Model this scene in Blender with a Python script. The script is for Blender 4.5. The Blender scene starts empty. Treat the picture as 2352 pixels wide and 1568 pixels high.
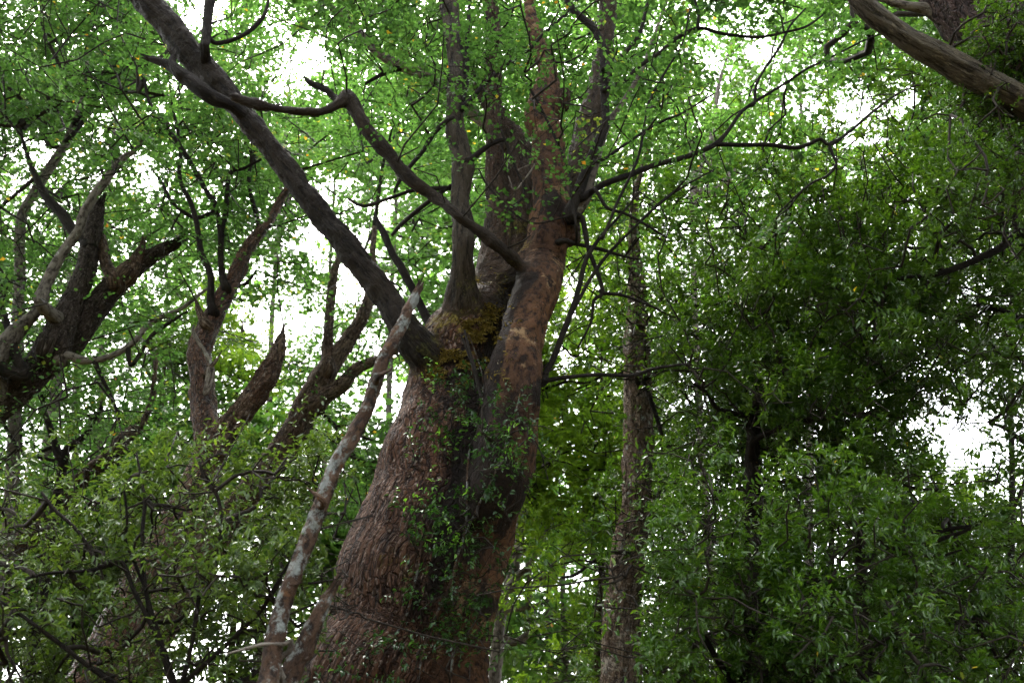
import bpy, math
import numpy as np
from mathutils import Vector, Matrix

rng = np.random.default_rng(7)
R = math.radians
sc = bpy.context.scene
col = sc.collection

# ------------------------------------------------------------------ camera
PITCH, CAMZ, LENS = R(28), 1.6, 35.0
cam_d = bpy.data.cameras.new('camera'); cam = bpy.data.objects.new('camera', cam_d); col.objects.link(cam)
cam_d.lens = LENS; cam_d.sensor_width = 36; cam_d.clip_start = 0.05; cam_d.clip_end = 2000
cam.location = (0, 0, CAMZ); cam.rotation_euler = (math.pi/2 + PITCH, 0, 0)
cam_d.dof.use_dof = True; cam_d.dof.focus_distance = 7.6; cam_d.dof.aperture_fstop = 2.2
sc.camera = cam
# ------------------------------------------------------------------ sky, sun, exposure
SUN_EL, SUN_AZ = R(58), R(-25)
w = bpy.data.worlds.new('World'); sc.world = w; w.use_nodes = True
nt = w.node_tree; nt.nodes.clear()
sky = nt.nodes.new('ShaderNodeTexSky'); sky.sky_type = 'NISHITA'; sky.sun_disc = False
sky.sun_elevation = SUN_EL; sky.sun_rotation = SUN_AZ; sky.dust_density = 6.0; sky.air_density = 1.0; sky.ozone_density = 1.0
hs = nt.nodes.new('ShaderNodeHueSaturation'); hs.inputs['Saturation'].default_value = 0.3
bg = nt.nodes.new('ShaderNodeBackground'); bg.inputs['Strength'].default_value = 0.15
wo = nt.nodes.new('ShaderNodeOutputWorld')
nt.links.new(sky.outputs[0], hs.inputs['Color']); nt.links.new(hs.outputs[0], bg.inputs['Color']); nt.links.new(bg.outputs[0], wo.inputs[0])
sun_d = bpy.data.lights.new('sun', 'SUN'); sun_d.energy = 1.5; sun_d.angle = R(20); sun_d.color = (1, .97, .9)
sun = bpy.data.objects.new('sun', sun_d); col.objects.link(sun); sun.location = (-10, 20, 40)
sdir = Vector((math.sin(SUN_AZ)*math.cos(SUN_EL), math.cos(SUN_AZ)*math.cos(SUN_EL), math.sin(SUN_EL)))
sun.rotation_euler = sdir.to_track_quat('Z', 'Y').to_euler()
sc.view_settings.view_transform = 'Standard'; sc.view_settings.look = 'None'
sc.view_settings.gamma = 1; sc.view_settings.use_curve_mapping = False
sc.view_settings.exposure = 3.65
sc.render.engine = 'CYCLES'
cy = sc.cycles
cy.max_bounces = 7; cy.diffuse_bounces = 5; cy.glossy_bounces = 2; cy.transmission_bounces = 4; cy.transparent_max_bounces = 4
cy.use_denoising = True
cy.sample_clamp_indirect = 6.0
cy.caustics_reflective = False; cy.caustics_refractive = False

# ------------------------------------------------------------------ picture <-> world (sketch grid 2352 x 1568)
F = 2352*LENS/36.0
SP, CP = math.sin(PITCH), math.cos(PITCH)
def at(u, v, Y):
    a = (np.asarray(u, float) - 1176)/F; b = (784 - np.asarray(v, float))/F
    t = np.asarray(Y, float)/(CP - b*SP)
    return np.stack([a*t, np.broadcast_to(Y, t.shape)*1.0, CAMZ + (SP + b*CP)*t], -1), t
def proj(p):
    d = p - np.array([0, 0, CAMZ])
    zc = d[..., 1]*CP + d[..., 2]*SP
    yc = -d[..., 1]*SP + d[..., 2]*CP
    zc = np.maximum(zc, 1e-3)
    return 1176 + F*d[..., 0]/zc, 784 - F*yc/zc, zc

# ------------------------------------------------------------------ noise
def _h(i, j, k):
    n = (i*374761393 + j*668265263 + k*2147483647 + 974711) & 0xFFFFFFFF
    n = ((n ^ (n >> 13))*1274126177) & 0xFFFFFFFF
    return ((n ^ (n >> 16)) & 0xFFFF)/32767.5 - 1
def vnoise(p):
    f = np.floor(p); i = f.astype(np.int64); x = p - f; x = x*x*(3 - 2*x); out = 0
    for a in (0, 1):
        for b in (0, 1):
            for c in (0, 1):
                wgt = np.abs(1 - a - x[..., 0])*np.abs(1 - b - x[..., 1])*np.abs(1 - c - x[..., 2])
                out = out + wgt*_h(i[..., 0] + a, i[..., 1] + b, i[..., 2] + c)
    return out
def fbm(p, o=4):
    s, a = 0, 1.0
    for _ in range(o):
        s = s + a*vnoise(p); p = p*2.03 + 17.3; a *= .5
    return s

# ------------------------------------------------------------------ materials
def mat_new(name):
    m = bpy.data.materials.new(name); m.use_nodes = True
    n = m.node_tree; n.nodes.clear()
    o = n.nodes.new('ShaderNodeOutputMaterial')
    return m, n, o
def nd(n, t, **kw):
    x = n.nodes.new(t)
    for k, v in kw.items():
        if k in x.inputs: x.inputs[k].default_value = v
        else: setattr(x, k, v)
    return x
def ramp(n, fac, stops):
    r = n.nodes.new('ShaderNodeValToRGB'); e = r.color_ramp.elements
    while len(e) < len(stops): e.new(.5)
    for el, (p, c) in zip(e, stops):
        el.position = p; el.color = (c if len(c) == 4 else (*c, 1))
    n.links.new(fac, r.inputs[0]); return r
def mixc(n, fac, a, b):
    m = n.nodes.new('ShaderNodeMix'); m.data_type = 'RGBA'
    for s, x in ((0, fac), (6, a), (7, b)):
        if hasattr(x, 'is_linked'): n.links.new(x, m.inputs[s])
        elif isinstance(x, tuple): m.inputs[s].default_value = (*x, 1)
        else: m.inputs[s].default_value = x
    return m.outputs[2]
def mapped(n, src, s):
    m = n.nodes.new('ShaderNodeMapping'); m.inputs['Scale'].default_value = s
    n.links.new(src, m.inputs[0]); return m.outputs[0]
def noise(n, vec, scale, detail=4, rough=.6):
    x = nd(n, 'ShaderNodeTexNoise'); x.inputs['Scale'].default_value = scale
    x.inputs['Detail'].default_value = detail; x.inputs['Roughness'].default_value = rough
    n.links.new(vec, x.inputs['Vector']); return x.outputs[0]

def bark_nodes(n, vec, c1, c2, dark, tan=(.3, .2, .1), tan_amt=.5, lichen=.5, moss=.5, stretch=.25, bump=.6, rough=.8, mossc=(.13, .095, .020), lichc=(.33, .36, .33), flake=None, stain=0, fscale=24, plates=0, wet=False, spec=.12, lscale=5.5):
    """amounts: 0 none .. 1 a lot; bark coordinate = (across, across, along) in metres"""
    st = mapped(n, vec, (1, 1, stretch))
    big = noise(n, mapped(n, vec, (1, 1, .6)), 2.2, 6, .65)
    fis = noise(n, st, fscale, 7, .68)
    c = mixc(n, ramp(n, big, [(.38, (0, 0, 0)), (.62, (1, 1, 1))]).outputs[0], c1, c2)
    band = noise(n, mapped(n, vec, (1, 1, 2.0)), 3.0, 8, .75)
    lo = .70 - .22*tan_amt
    c = mixc(n, ramp(n, band, [(lo, (0, 0, 0)), (lo + .05, (.85, .85, .85))]).outputs[0], c, tan)
    c = mixc(n, ramp(n, fis, [(.40, (1, 1, 1)), (.53, (0, 0, 0))]).outputs[0], c, dark)
    crack = None
    if plates:
        wv = n.nodes.new('ShaderNodeVectorMath'); wv.operation = 'MULTIPLY_ADD'; nz = nd(n, 'ShaderNodeTexNoise'); nz.inputs['Scale'].default_value = 9
        n.links.new(vec, nz.inputs['Vector']); n.links.new(nz.outputs['Color'], wv.inputs[0]); wv.inputs[1].default_value = (.12, .12, .25)
        n.links.new(mapped(n, vec, (1, 1, .34)), wv.inputs[2])
        vo = nd(n, 'ShaderNodeTexVoronoi', feature='DISTANCE_TO_EDGE'); vo.inputs['Scale'].default_value = 17
        n.links.new(wv.outputs[0], vo.inputs['Vector'])
        crack = ramp(n, vo.outputs['Distance'], [(.0, (0, 0, 0)), (.16, (1, 1, 1))]).outputs[0]
        c = mixc(n, ramp(n, vo.outputs['Distance'], [(.02, (plates + .3,)*3), (.12, (0, 0, 0))]).outputs[0], c, dark)
    if flake:
        fl = noise(n, mapped(n, vec, (1, 1, max(stretch*1.5, .3))), fscale*1.9, 5, .6)
        c = mixc(n, ramp(n, fl, [(.57, (0, 0, 0)), (.66, (.75, .75, .75))]).outputs[0], c, flake)
    if stain:
        sn = noise(n, mapped(n, vec, (1, 1, .45)), 1.5, 8, .7)
        c = mixc(n, ramp(n, sn, [(.30 + .15*stain, (.93, .93, .93)), (.37 + .15*stain, (0, 0, 0))]).outputs[0], c, tuple(x*.6 for x in dark))
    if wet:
        wa = nd(n, 'ShaderNodeAttribute', attribute_name='wet').outputs['Fac']  # mask of black bark stains plus groove shade put into the colour
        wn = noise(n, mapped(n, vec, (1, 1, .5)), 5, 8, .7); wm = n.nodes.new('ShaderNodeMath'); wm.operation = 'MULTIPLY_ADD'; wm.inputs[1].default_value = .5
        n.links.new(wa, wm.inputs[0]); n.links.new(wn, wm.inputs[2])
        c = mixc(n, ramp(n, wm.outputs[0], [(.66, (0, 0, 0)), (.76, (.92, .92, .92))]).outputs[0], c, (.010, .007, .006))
    spots = noise(n, mapped(n, vec, (1, 1, .8)), lscale, 10, .76)
    lo = .74 - .2*lichen
    c = mixc(n, ramp(n, spots, [(lo, (0, 0, 0)), (lo + .06, (.85, .85, .85))]).outputs[0], c, lichc)
    mv = nd(n, 'ShaderNodeAttribute', attribute_name='mossy').outputs['Fac']
    mn = noise(n, vec, 5.5, 9, .75)
    add = n.nodes.new('ShaderNodeMath'); add.operation = 'MULTIPLY_ADD'; add.inputs[1].default_value = .24
    n.links.new(mv, add.inputs[0]); n.links.new(mn, add.inputs[2])
    lo = .72 - .2*moss
    mfac = ramp(n, add.outputs[0], [(lo, (0, 0, 0)), (lo + .06, (.9, .9, .9))]).outputs[0]
    mcol = mixc(n, ramp(n, noise(n, vec, 55, 4, .7), [(.38, (0, 0, 0)), (.62, (1, 1, 1))]).outputs[0], tuple(x*.25 for x in mossc), tuple(x*1.6 for x in mossc))
    c = mixc(n, mfac, c, mcol)
    fine = noise(n, mapped(n, vec, (1, 1, .5)), 75, 4, .7)
    hsum = n.nodes.new('ShaderNodeMath'); hsum.operation = 'MULTIPLY_ADD'; hsum.inputs[1].default_value = .4
    n.links.new(fine, hsum.inputs[0]); n.links.new(fis, hsum.inputs[2])
    hh = hsum.outputs[0]
    if crack:
        h2 = n.nodes.new('ShaderNodeMath'); h2.operation = 'MULTIPLY_ADD'; h2.inputs[1].default_value = plates
        n.links.new(crack, h2.inputs[0]); n.links.new(hh, h2.inputs[2]); hh = h2.outputs[0]
    return c, hh
def bark(name, *a, **kw):
    m, n, o = mat_new(name)
    vec = nd(n, 'ShaderNodeAttribute', attribute_name='bk').outputs['Vector']
    c, hh = bark_nodes(n, vec, *a, **kw); bump = kw.get('bump', .6)
    if 'blend' in PAL.get(name, {}):
        for attr, (a2, kw2) in PAL[name]['blend'].items():
            f = nd(n, 'ShaderNodeAttribute', attribute_name=attr).outputs['Fac']; c2, h2 = bark_nodes(n, vec, *a2, **kw2)
            c = mixc(n, f, c, c2)
            mf = n.nodes.new('ShaderNodeMix'); n.links.new(f, mf.inputs[0]); n.links.new(hh, mf.inputs[2]); n.links.new(h2, mf.inputs[3]); hh = mf.outputs[0]
    b = nd(n, 'ShaderNodeBsdfPrincipled', Roughness=kw.get('rough', .8))
    n.links.new(c, b.inputs['Base Color']); b.inputs['Specular IOR Level'].default_value = kw.get('spec', .12)
    bp = nd(n, 'ShaderNodeBump', Strength=min(1, bump), Distance=.07*bump)
    n.links.new(hh, bp.inputs['Height']); n.links.new(bp.outputs[0], b.inputs['Normal'])
    n.links.new(b.outputs[0], o.inputs[0]); return m
PAL = {}

def leafmat(name, stops, trans=.5, tboost=(1.5, 1.7, .7), rough=.42, spec=.45):
    m, n, o = mat_new(name)
    a = nd(n, 'ShaderNodeAttribute', attribute_name='tint')
    r = ramp(n, a.outputs['Fac'], stops)
    b = nd(n, 'ShaderNodeBsdfPrincipled', Roughness=rough); b.inputs['Specular IOR Level'].default_value = spec
    n.links.new(r.outputs[0], b.inputs['Base Color'])
    t = nd(n, 'ShaderNodeBsdfTranslucent')
    mul = n.nodes.new('ShaderNodeMix'); mul.data_type = 'RGBA'; mul.blend_type = 'MULTIPLY'; mul.inputs[0].default_value = 1
    n.links.new(r.outputs[0], mul.inputs[6]); mul.inputs[7].default_value = (*tboost, 1)
    n.links.new(mul.outputs[2], t.inputs[0])
    mx = nd(n, 'ShaderNodeMixShader'); mx.inputs[0].default_value = trans
    n.links.new(b.outputs[0], mx.inputs[1]); n.links.new(t.outputs[0], mx.inputs[2])
    n.links.new(mx.outputs[0], o.inputs[0]); return m

YEL, ORA = (.42, .30, .03), (.40, .14, .02)
M = {}
M['bark_main'] = bark('bark_main', (0.0897, 0.0343, 0.0156), (0.1053, 0.0499, 0.0281), (0.0140, 0.0062, 0.0039), tan=(0.1482, 0.0819, 0.0507), tan_amt=.3, lichen=.2, moss=.1, stretch=.32, bump=1.0, rough=.45, flake=(0.2262, 0.1482, 0.1170), stain=.3, plates=.5, wet=True, spec=.3)
M['bark_stem'] = bark('bark_stem', (0.0492, 0.0246, 0.0156), (0.0943, 0.0451, 0.0230), (0.0148, 0.0082, 0.0066), tan=(0.2132, 0.1353, 0.0697), tan_amt=.55, lichen=.42, moss=.1, stretch=.9, bump=.7, rough=.5, lichc=(0.2952, 0.2706, 0.2214), stain=.55, fscale=18, wet=True)
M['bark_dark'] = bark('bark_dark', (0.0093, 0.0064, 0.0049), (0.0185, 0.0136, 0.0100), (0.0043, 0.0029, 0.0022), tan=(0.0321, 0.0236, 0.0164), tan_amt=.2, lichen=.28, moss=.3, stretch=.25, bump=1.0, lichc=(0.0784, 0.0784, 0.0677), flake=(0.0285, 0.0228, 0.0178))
M['bark_grey'] = bark('bark_grey', (.085, .070, .060), (.15, .13, .11), (.030, .023, .019), tan=(.20, .165, .13), tan_amt=.4, lichen=.7, moss=.25, stretch=.5, bump=.7)
M['bark_pole'] = bark('bark_pole', (0.0540, 0.0288, 0.0171), (0.0990, 0.0594, 0.0396), (0.0162, 0.0099, 0.0072), tan=(0.1170, 0.0522, 0.0180), tan_amt=.6, lichen=1.1, moss=.5, stretch=.6, bump=1.2, mossc=(0.1170, 0.0495, 0.0108), lichc=(.21, .225, .215), stain=.25, lscale=9)
M['bark_far'] = bark('bark_far', (0.0723, 0.0391, 0.0238), (0.1403, 0.1003, 0.0723), (0.0204, 0.0127, 0.0093), tan=(0.2465, 0.1785, 0.1232), tan_amt=.5, lichen=.55, moss=.4, stretch=.35, bump=1.0, flake=(0.2295, 0.1827, 0.1487), plates=.35)
M['bark_peel'] = bark('bark_peel', (0.0940, 0.0508, 0.0309), (0.1824, 0.1304, 0.0940), (0.0265, 0.0165, 0.0121), tan=(0.3900, 0.3250, 0.2730), tan_amt=.72, lichen=.78, moss=.4, stretch=.35, bump=1.0, flake=(0.2984, 0.2375, 0.1933), plates=.35)
M['bark_bough'] = bark('bark_bough', (0.0527, 0.0422, 0.0310), (0.0930, 0.0775, 0.0589), (0.0136, 0.0099, 0.0068), tan=(0.1240, 0.0992, 0.0620), tan_amt=.4, lichen=.5, moss=.45, stretch=.18, bump=1.1, mossc=(0.0527, 0.0527, 0.0093), flake=(0.1550, 0.1302, 0.0930), stain=.2)
M['bark_mid'] = bark('bark_mid', (0.0347, 0.0245, 0.0193), (0.0714, 0.0551, 0.0458), (0.0122, 0.0082, 0.0061), tan=(0.1530, 0.1224, 0.0970), tan_amt=.4, lichen=.42, moss=.25, stretch=.4, bump=1.0, flake=(0.1428, 0.1174, 0.1000), plates=.4, lichc=(0.2040, 0.1938, 0.1734))
def pal(*a, **kw): return a, kw
PAL['bark_old'] = {'blend': {
    'tanny': pal((.056, .028, .016), (.115, .054, .025), (.015, .008, .006), tan=(.235, .150, .080), tan_amt=.62, lichen=.45, moss=.1, stretch=.8, lichc=(.34, .30, .23), stain=.5, fscale=18, wet=True),
    'greyish': pal((.028, .021, .015), (.054, .042, .030), (.010, .007, .005), tan=(.085, .065, .042), tan_amt=.3, lichen=.42, moss=.35, stretch=.22, lichc=(.17, .165, .135), flake=(.075, .060, .045), mossc=(.060, .055, .014)),
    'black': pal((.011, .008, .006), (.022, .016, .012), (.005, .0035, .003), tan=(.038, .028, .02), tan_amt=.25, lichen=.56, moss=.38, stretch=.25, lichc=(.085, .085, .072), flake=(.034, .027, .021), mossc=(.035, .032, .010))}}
M['bark_old'] = bark('bark_old', (.080, .036, .020), (.104, .055, .035), (0.0140, 0.0062, 0.0039), tan=(0.1482, 0.0819, 0.0507), tan_amt=.3, lichen=.2, moss=.2, stretch=.32, bump=1.0, rough=.7, flake=(.27, .195, .16), stain=.3, plates=.5, wet=True, spec=.1)
M['bark_wine'] = bark('bark_wine', (.042, .024, .020), (.070, .044, .038), (.014, .009, .008), tan=(.11, .075, .06), tan_amt=.35, lichen=.3, moss=.35, stretch=.4, bump=1.0, flake=(.13, .09, .078), plates=.4, mossc=(.06, .06, .014), rough=.6)
M['twig'] = bark('twig', (0.0136, 0.0099, 0.0074), (0.0248, 0.0198, 0.0155), (0.0074, 0.0056, 0.0043), lichen=.2, moss=.1, bump=.2, tan_amt=0)
M['beech'] = leafmat('beech_leaf', [(0, (.026, .064, .016)), (.5, (.047, .104, .026)), (.93, (.082, .150, .038)), (.975, YEL), (1, ORA)], .53, (1.32, 1.42, .85), .5, .3)
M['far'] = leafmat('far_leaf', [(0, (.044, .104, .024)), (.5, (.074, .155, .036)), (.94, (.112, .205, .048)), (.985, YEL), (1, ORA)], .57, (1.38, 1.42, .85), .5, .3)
M['bright'] = leafmat('bright_leaf', [(0, (.085, .150, .018)), (.5, (.13, .21, .028)), (1, (.19, .27, .042))], .62, (1.4, 1.5, .6), .5, .25)
M['laurel'] = leafmat('laurel_leaf', [(0, (.018, .044, .007)), (.5, (.034, .076, .011)), (.95, (.065, .122, .019)), (.99, (.15, .21, .05)), (1, YEL)], .42, (1.6, 1.6, .5), .28, .36)
M['olive'] = leafmat('olive_leaf', [(0, (.028, .052, .014)), (.5, (.050, .086, .020)), (.9, (.085, .13, .030)), (.985, (.17, .24, .04)), (1, (.24, .20, .14))], .42, (1.5, 1.5, .5), .36, .4)
M['climb'] = leafmat('climber_leaf', [(0, (.013, .036, .010)), (.6, (.026, .064, .015)), (.92, (.06, .13, .024)), (1, (.13, .26, .04))], .4, (1.4, 1.6, .6), .35, .35)
M['moss'] = leafmat('moss_blade', [(0, (.055, .040, .010)), (.6, (.13, .092, .020)), (1, (.19, .14, .032))], .25, (1.2, 1.2, .6), .8, .1)

# ------------------------------------------------------------------ objects
def props(o, label=None, cat=None, group=None, kind=None):
    for k, v in (('label', label), ('category', cat), ('group', group), ('kind', kind)):
        if v: o[k] = v
    return o
def mesh_obj(name, V, faces_flat, loop_tot, mat, parent=None, attrs=None, smooth=False):
    me = bpy.data.meshes.new(name)
    V = np.ascontiguousarray(V, np.float32)
    if parent is not None: V = V - np.array(parent.location, np.float32)
    me.vertices.add(len(V)); me.vertices.foreach_set('co', V.ravel())
    ff = np.ascontiguousarray(faces_flat, np.int32).ravel(); lt = np.ascontiguousarray(loop_tot, np.int32)
    me.loops.add(len(ff)); me.loops.foreach_set('vertex_index', ff)
    me.polygons.add(len(lt)); ls = np.zeros(len(lt), np.int32); ls[1:] = np.cumsum(lt)[:-1]
    me.polygons.foreach_set('loop_start', ls); me.polygons.foreach_set('loop_total', lt)
    if smooth: me.polygons.foreach_set('use_smooth', np.ones(len(lt), bool))
    for k, v in (attrs or {}).items():
        v = np.ascontiguousarray(v, np.float32)
        if v.ndim == 2:
            at_ = me.attributes.new(k, 'FLOAT_VECTOR', 'POINT'); at_.data.foreach_set('vector', v.ravel())
        else:
            at_ = me.attributes.new(k, 'FLOAT', 'POINT'); at_.data.foreach_set('value', v)
    me.materials.append(mat); me.update(calc_edges=True)
    o = bpy.data.objects.new(name, me); col.objects.link(o)
    if parent is not None: o.parent = parent
    return o

def catmull(P, step):
    P = np.asarray(P, float)
    Q = np.vstack([2*P[0] - P[1], P, 2*P[-1] - P[-2]]); out = []
    for i in range(1, len(Q) - 2):
        p0, p1, p2, p3 = Q[i-1:i+3]
        n = max(2, int(np.ceil(np.linalg.norm((p2 - p1)[:3])/step)))
        t = np.linspace(0, 1, n, endpoint=False)[:, None]
        out.append(.5*(2*p1 + (p2 - p0)*t + (2*p0 - 5*p1 + 4*p2 - p3)*t**2 + (3*p1 - p0 - 3*p2 + p3)*t**3))
    out.append(P[-1:]); return np.vstack(out)
def frames(C):
    T = np.gradient(C, axis=0); T /= np.linalg.norm(T, axis=1)[:, None] + 1e-12
    N = np.zeros_like(T); a = np.array([0, -1., 0]); n = a - T[0]*a.dot(T[0])
    if np.linalg.norm(n) < .1: n = np.cross(T[0], [1., 0, 0])
    for i in range(len(C)):
        n = n - T[i]*n.dot(T[i]); n /= np.linalg.norm(n); N[i] = n
    return T, N, np.cross(T, N)

MW, MH = 588, 392
maskY = np.full((MH, MW), 1e9)            # nearest visible wood, so that leaves leave it in view as they do in the photograph
def mark(C, r):
    u, v, t = proj(C)
    for uu, vv, tt, yy, rr in zip(u, v, t, C[:, 1], r):
        pr = max(1.0, rr*F/tt*.92/4); x, y = uu/4, vv/4
        if pr < 1.6 or x < -pr or y < -pr or x > MW + pr or y > MH + pr: continue
        x0, x1, y0, y1 = int(max(0, x - pr)), int(min(MW, x + pr + 1)), int(max(0, y - pr)), int(min(MH, y + pr + 1))
        s = maskY[y0:y1, x0:x1]; np.minimum(s, yy, out=s)

def tube_world(name, P, mat, parent, seg=10, step=.06, lump=.06, rel=0.0, end='point', moss=None, wet=None, fis=(22, 5), clear=True, knots=0, flare=None, raw=False):
    """P: rows x, y, z, radius in metres -> swept bark-covered limb; returns centre line and radii"""
    P = np.asarray(P, float)
    S = catmull(P, step); C, r = S[:, :3], np.maximum(S[:, 3], .0015)
    if clear: mark(C, r)
    wob = min(.6, .25*float(np.median(r)))
    off = rng.uniform(0, 50, 3)
    s = np.concatenate([[0], np.cumsum(np.linalg.norm(np.diff(C, axis=0), axis=1))])
    C = C + wob*.5*np.stack([vnoise(np.stack([s*2.2, s*0 + k*7.7, s*0 + off[0]], -1)) for k in range(3)], -1)*np.minimum(1, s/.3)[:, None]
    if flare: r = r*(1 + .3*np.exp(-np.maximum(0, s - flare*.9)/(1.3*float(np.median(r)) + .01)))
    T, N, B = frames(C)
    th = np.linspace(0, 2*math.pi, seg, endpoint=False)
    cs, sn = np.cos(th), np.sin(th)
    D = N[:, None]*cs[None, :, None] + B[:, None]*sn[None, :, None]
    rm = float(np.median(r))
    bk = np.stack([cs[None]*r[:, None], sn[None]*r[:, None], np.broadcast_to(s[:, None], (len(s), seg))], -1) + off
    q = np.stack([cs[None]*1.1 + 0*r[:, None], sn[None]*1.1 + 0*r[:, None], np.broadcast_to(s[:, None], (len(s), seg))/max(rm*2.2, .03)], -1) + off
    k = 1 + lump*fbm(q, 3)
    if knots:
        for _ in range(knots):
            i = rng.integers(2, len(s) - 2); a0 = rng.uniform(0, 2*math.pi); sz = rng.uniform(.5, 1.1)*r[i]*.5
            dd = ((s[:, None] - s[i])/sz)**2 + (((th[None] - a0 + math.pi) % (2*math.pi) - math.pi)*r[i]/sz)**2
            k = k + rng.uniform(.10, .24)*np.exp(-dd)
    rad = r[:, None]*k
    if raw:
        V = np.vstack([(C[:, None] + D*rad[..., None]).reshape(-1, 3), C[-1:] + T[-1:]*r[-1]*.6, C[:1]])
        n = len(s); i = np.arange(n - 1)[:, None]*seg; j = np.arange(seg)[None]; j2 = (j + 1) % seg; jj = np.arange(seg)
        q4 = np.stack([i + j, i + j2, i + seg + j2, i + seg + j], -1).reshape(-1, 4)
        b_ = (n - 1)*seg
        fc = [list(x) for x in q4] + [[b_ + x, b_ + (x + 1) % seg, n*seg] for x in range(seg)] + [[(x + 1) % seg, x, n*seg + 1] for x in range(seg)]
        return dict(V=V, F=fc, C=C, r=r, s=s, T=T, N=N, B=B, off=off)
    if rel:
        g = fbm(bk*np.array([fis[0], fis[0], fis[1]]), 3)
        rad = rad + rel*(np.abs(g)*1.6 - .6) + rel*.8*fbm(bk*np.array([60, 60, 26]), 2)
    if end == 'broken':
        for q_ in (1, 2, 3): rad[-q_] *= rng.uniform(.45 if q_ > 1 else .25, 1.05, seg)
    V = C[:, None] + D*rad[..., None]
    if end == 'broken':
        V[-1] += T[-1]*(np.where(rng.random(seg) < .35, rng.uniform(1.2, 3.6, seg), rng.uniform(-1.2, .8, seg)))[:, None]*r[-1]
    n = len(s); i = np.arange(n - 1)[:, None]*seg; j = np.arange(seg)[None]; j2 = (j + 1) % seg
    q4 = np.stack([i + j, i + j2, i + seg + j2, i + seg + j], -1).reshape(-1, 4)
    tip = C[-1] + T[-1]*(r[-1]*(.2 if end == 'broken' else .8))
    V = np.vstack([V.reshape(-1, 3), tip[None]])
    jj = np.arange(seg); base = (n - 1)*seg
    cap = np.stack([base + jj, base + (jj + 1) % seg, np.full(seg, n*seg)], -1)
    flat = np.concatenate([q4.ravel(), cap.ravel()]); lt = np.concatenate([np.full(len(q4), 4), np.full(seg, 3)])
    bkv = np.vstack([bk.reshape(-1, 3), bk[-1:, 0]])
    if moss is None: mv = np.zeros(len(V))
    else: mv = moss(V)
    up = np.vstack([D.reshape(-1, 3), T[-1:]])[:, 2]
    o = mesh_obj(name, V, flat, lt, mat, parent, dict({'bk': bkv, 'mossy': mv + .25*np.clip(up, 0, 1)}, **({'wet': wet(V)} if wet else {})), smooth=True)
    return C, r

class Tree:
    def __init__(s, name, label, cat, base, group=None):
        s.root = bpy.data.objects.new(name, None); col.objects.link(s.root); s.root.location = base
        props(s.root, label, cat, group); s.nodes = []; s.rad = []; s.fused = []
    def limb(s, name, pts, Y, mat, ground=False, fuse=None, **kw):
        """pts: (u, v, radius in sketch px [, Y]); Y a number or (first, last)"""
        u = np.array([p[0] for p in pts], float); v = np.array([p[1] for p in pts], float); rp = np.array([p[2] for p in pts], float)
        if np.ndim(Y) == 0: Yv = np.full(len(u), float(Y))
        else:
            d = np.concatenate([[0], np.cumsum(np.hypot(np.diff(u), np.diff(v)))]); Yv = Y[0] + (Y[1] - Y[0])*d/d[-1]
        for i, p in enumerate(pts):
            if len(p) > 3: Yv[i] = p[3]
        W, t = at(u, v, Yv)
        P = np.column_stack([W, rp/F*t])
        if ground:
            p0 = P[0]; d = P[1] - P[0]; sl = d[0]/max(.2, d[2]) ; h = p0[2] + .15; ex = []
            for k in (1, .75, .5, .25, .08):
                f = 1 - k
                ex.append([p0[0] - sl*h*(f - .5*f*f), p0[1], p0[2] - h*f, p0[3]*(1 + .25*f + .35*f**6)])
            ex.append([ex[-1][0], p0[1], -.15, p0[3]*1.85])
            P = np.vstack([np.array(ex[1:][::-1]), P])
            s.root.location = (P[0][0], P[0][1], 0)
        elif s.nodes:
            X = np.vstack(s.nodes); dd = np.linalg.norm(X - P[0, :3], axis=1); k = int(dd.argmin())
            if .02 < dd[k] < 1.2: P = np.vstack([[*X[k], P[0, 3]], P]); kw = dict(kw, flare=float(np.concatenate(s.rad)[k]))
        if fuse:
            kw2 = {k_: v_ for k_, v_ in kw.items() if k_ not in ('moss', 'wet', 'end')}
            t_ = tube_world(name, P, None, s.root, raw=True, **kw2); t_.update(name=name, pal=fuse, rel=kw.get('rel', 0), fis=kw.get('fis', (16, 4))); s.fused.append(t_)
            C, r = t_['C'], t_['r']
        else: C, r = tube_world(name, P, M[mat], s.root, **kw)
        k = max(1, len(C)//max(2, int(len(C)*kw.get('step', .06)/.2)))
        s.nodes.append(C[::k]); s.rad.append(r[::k])
        return s
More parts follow.
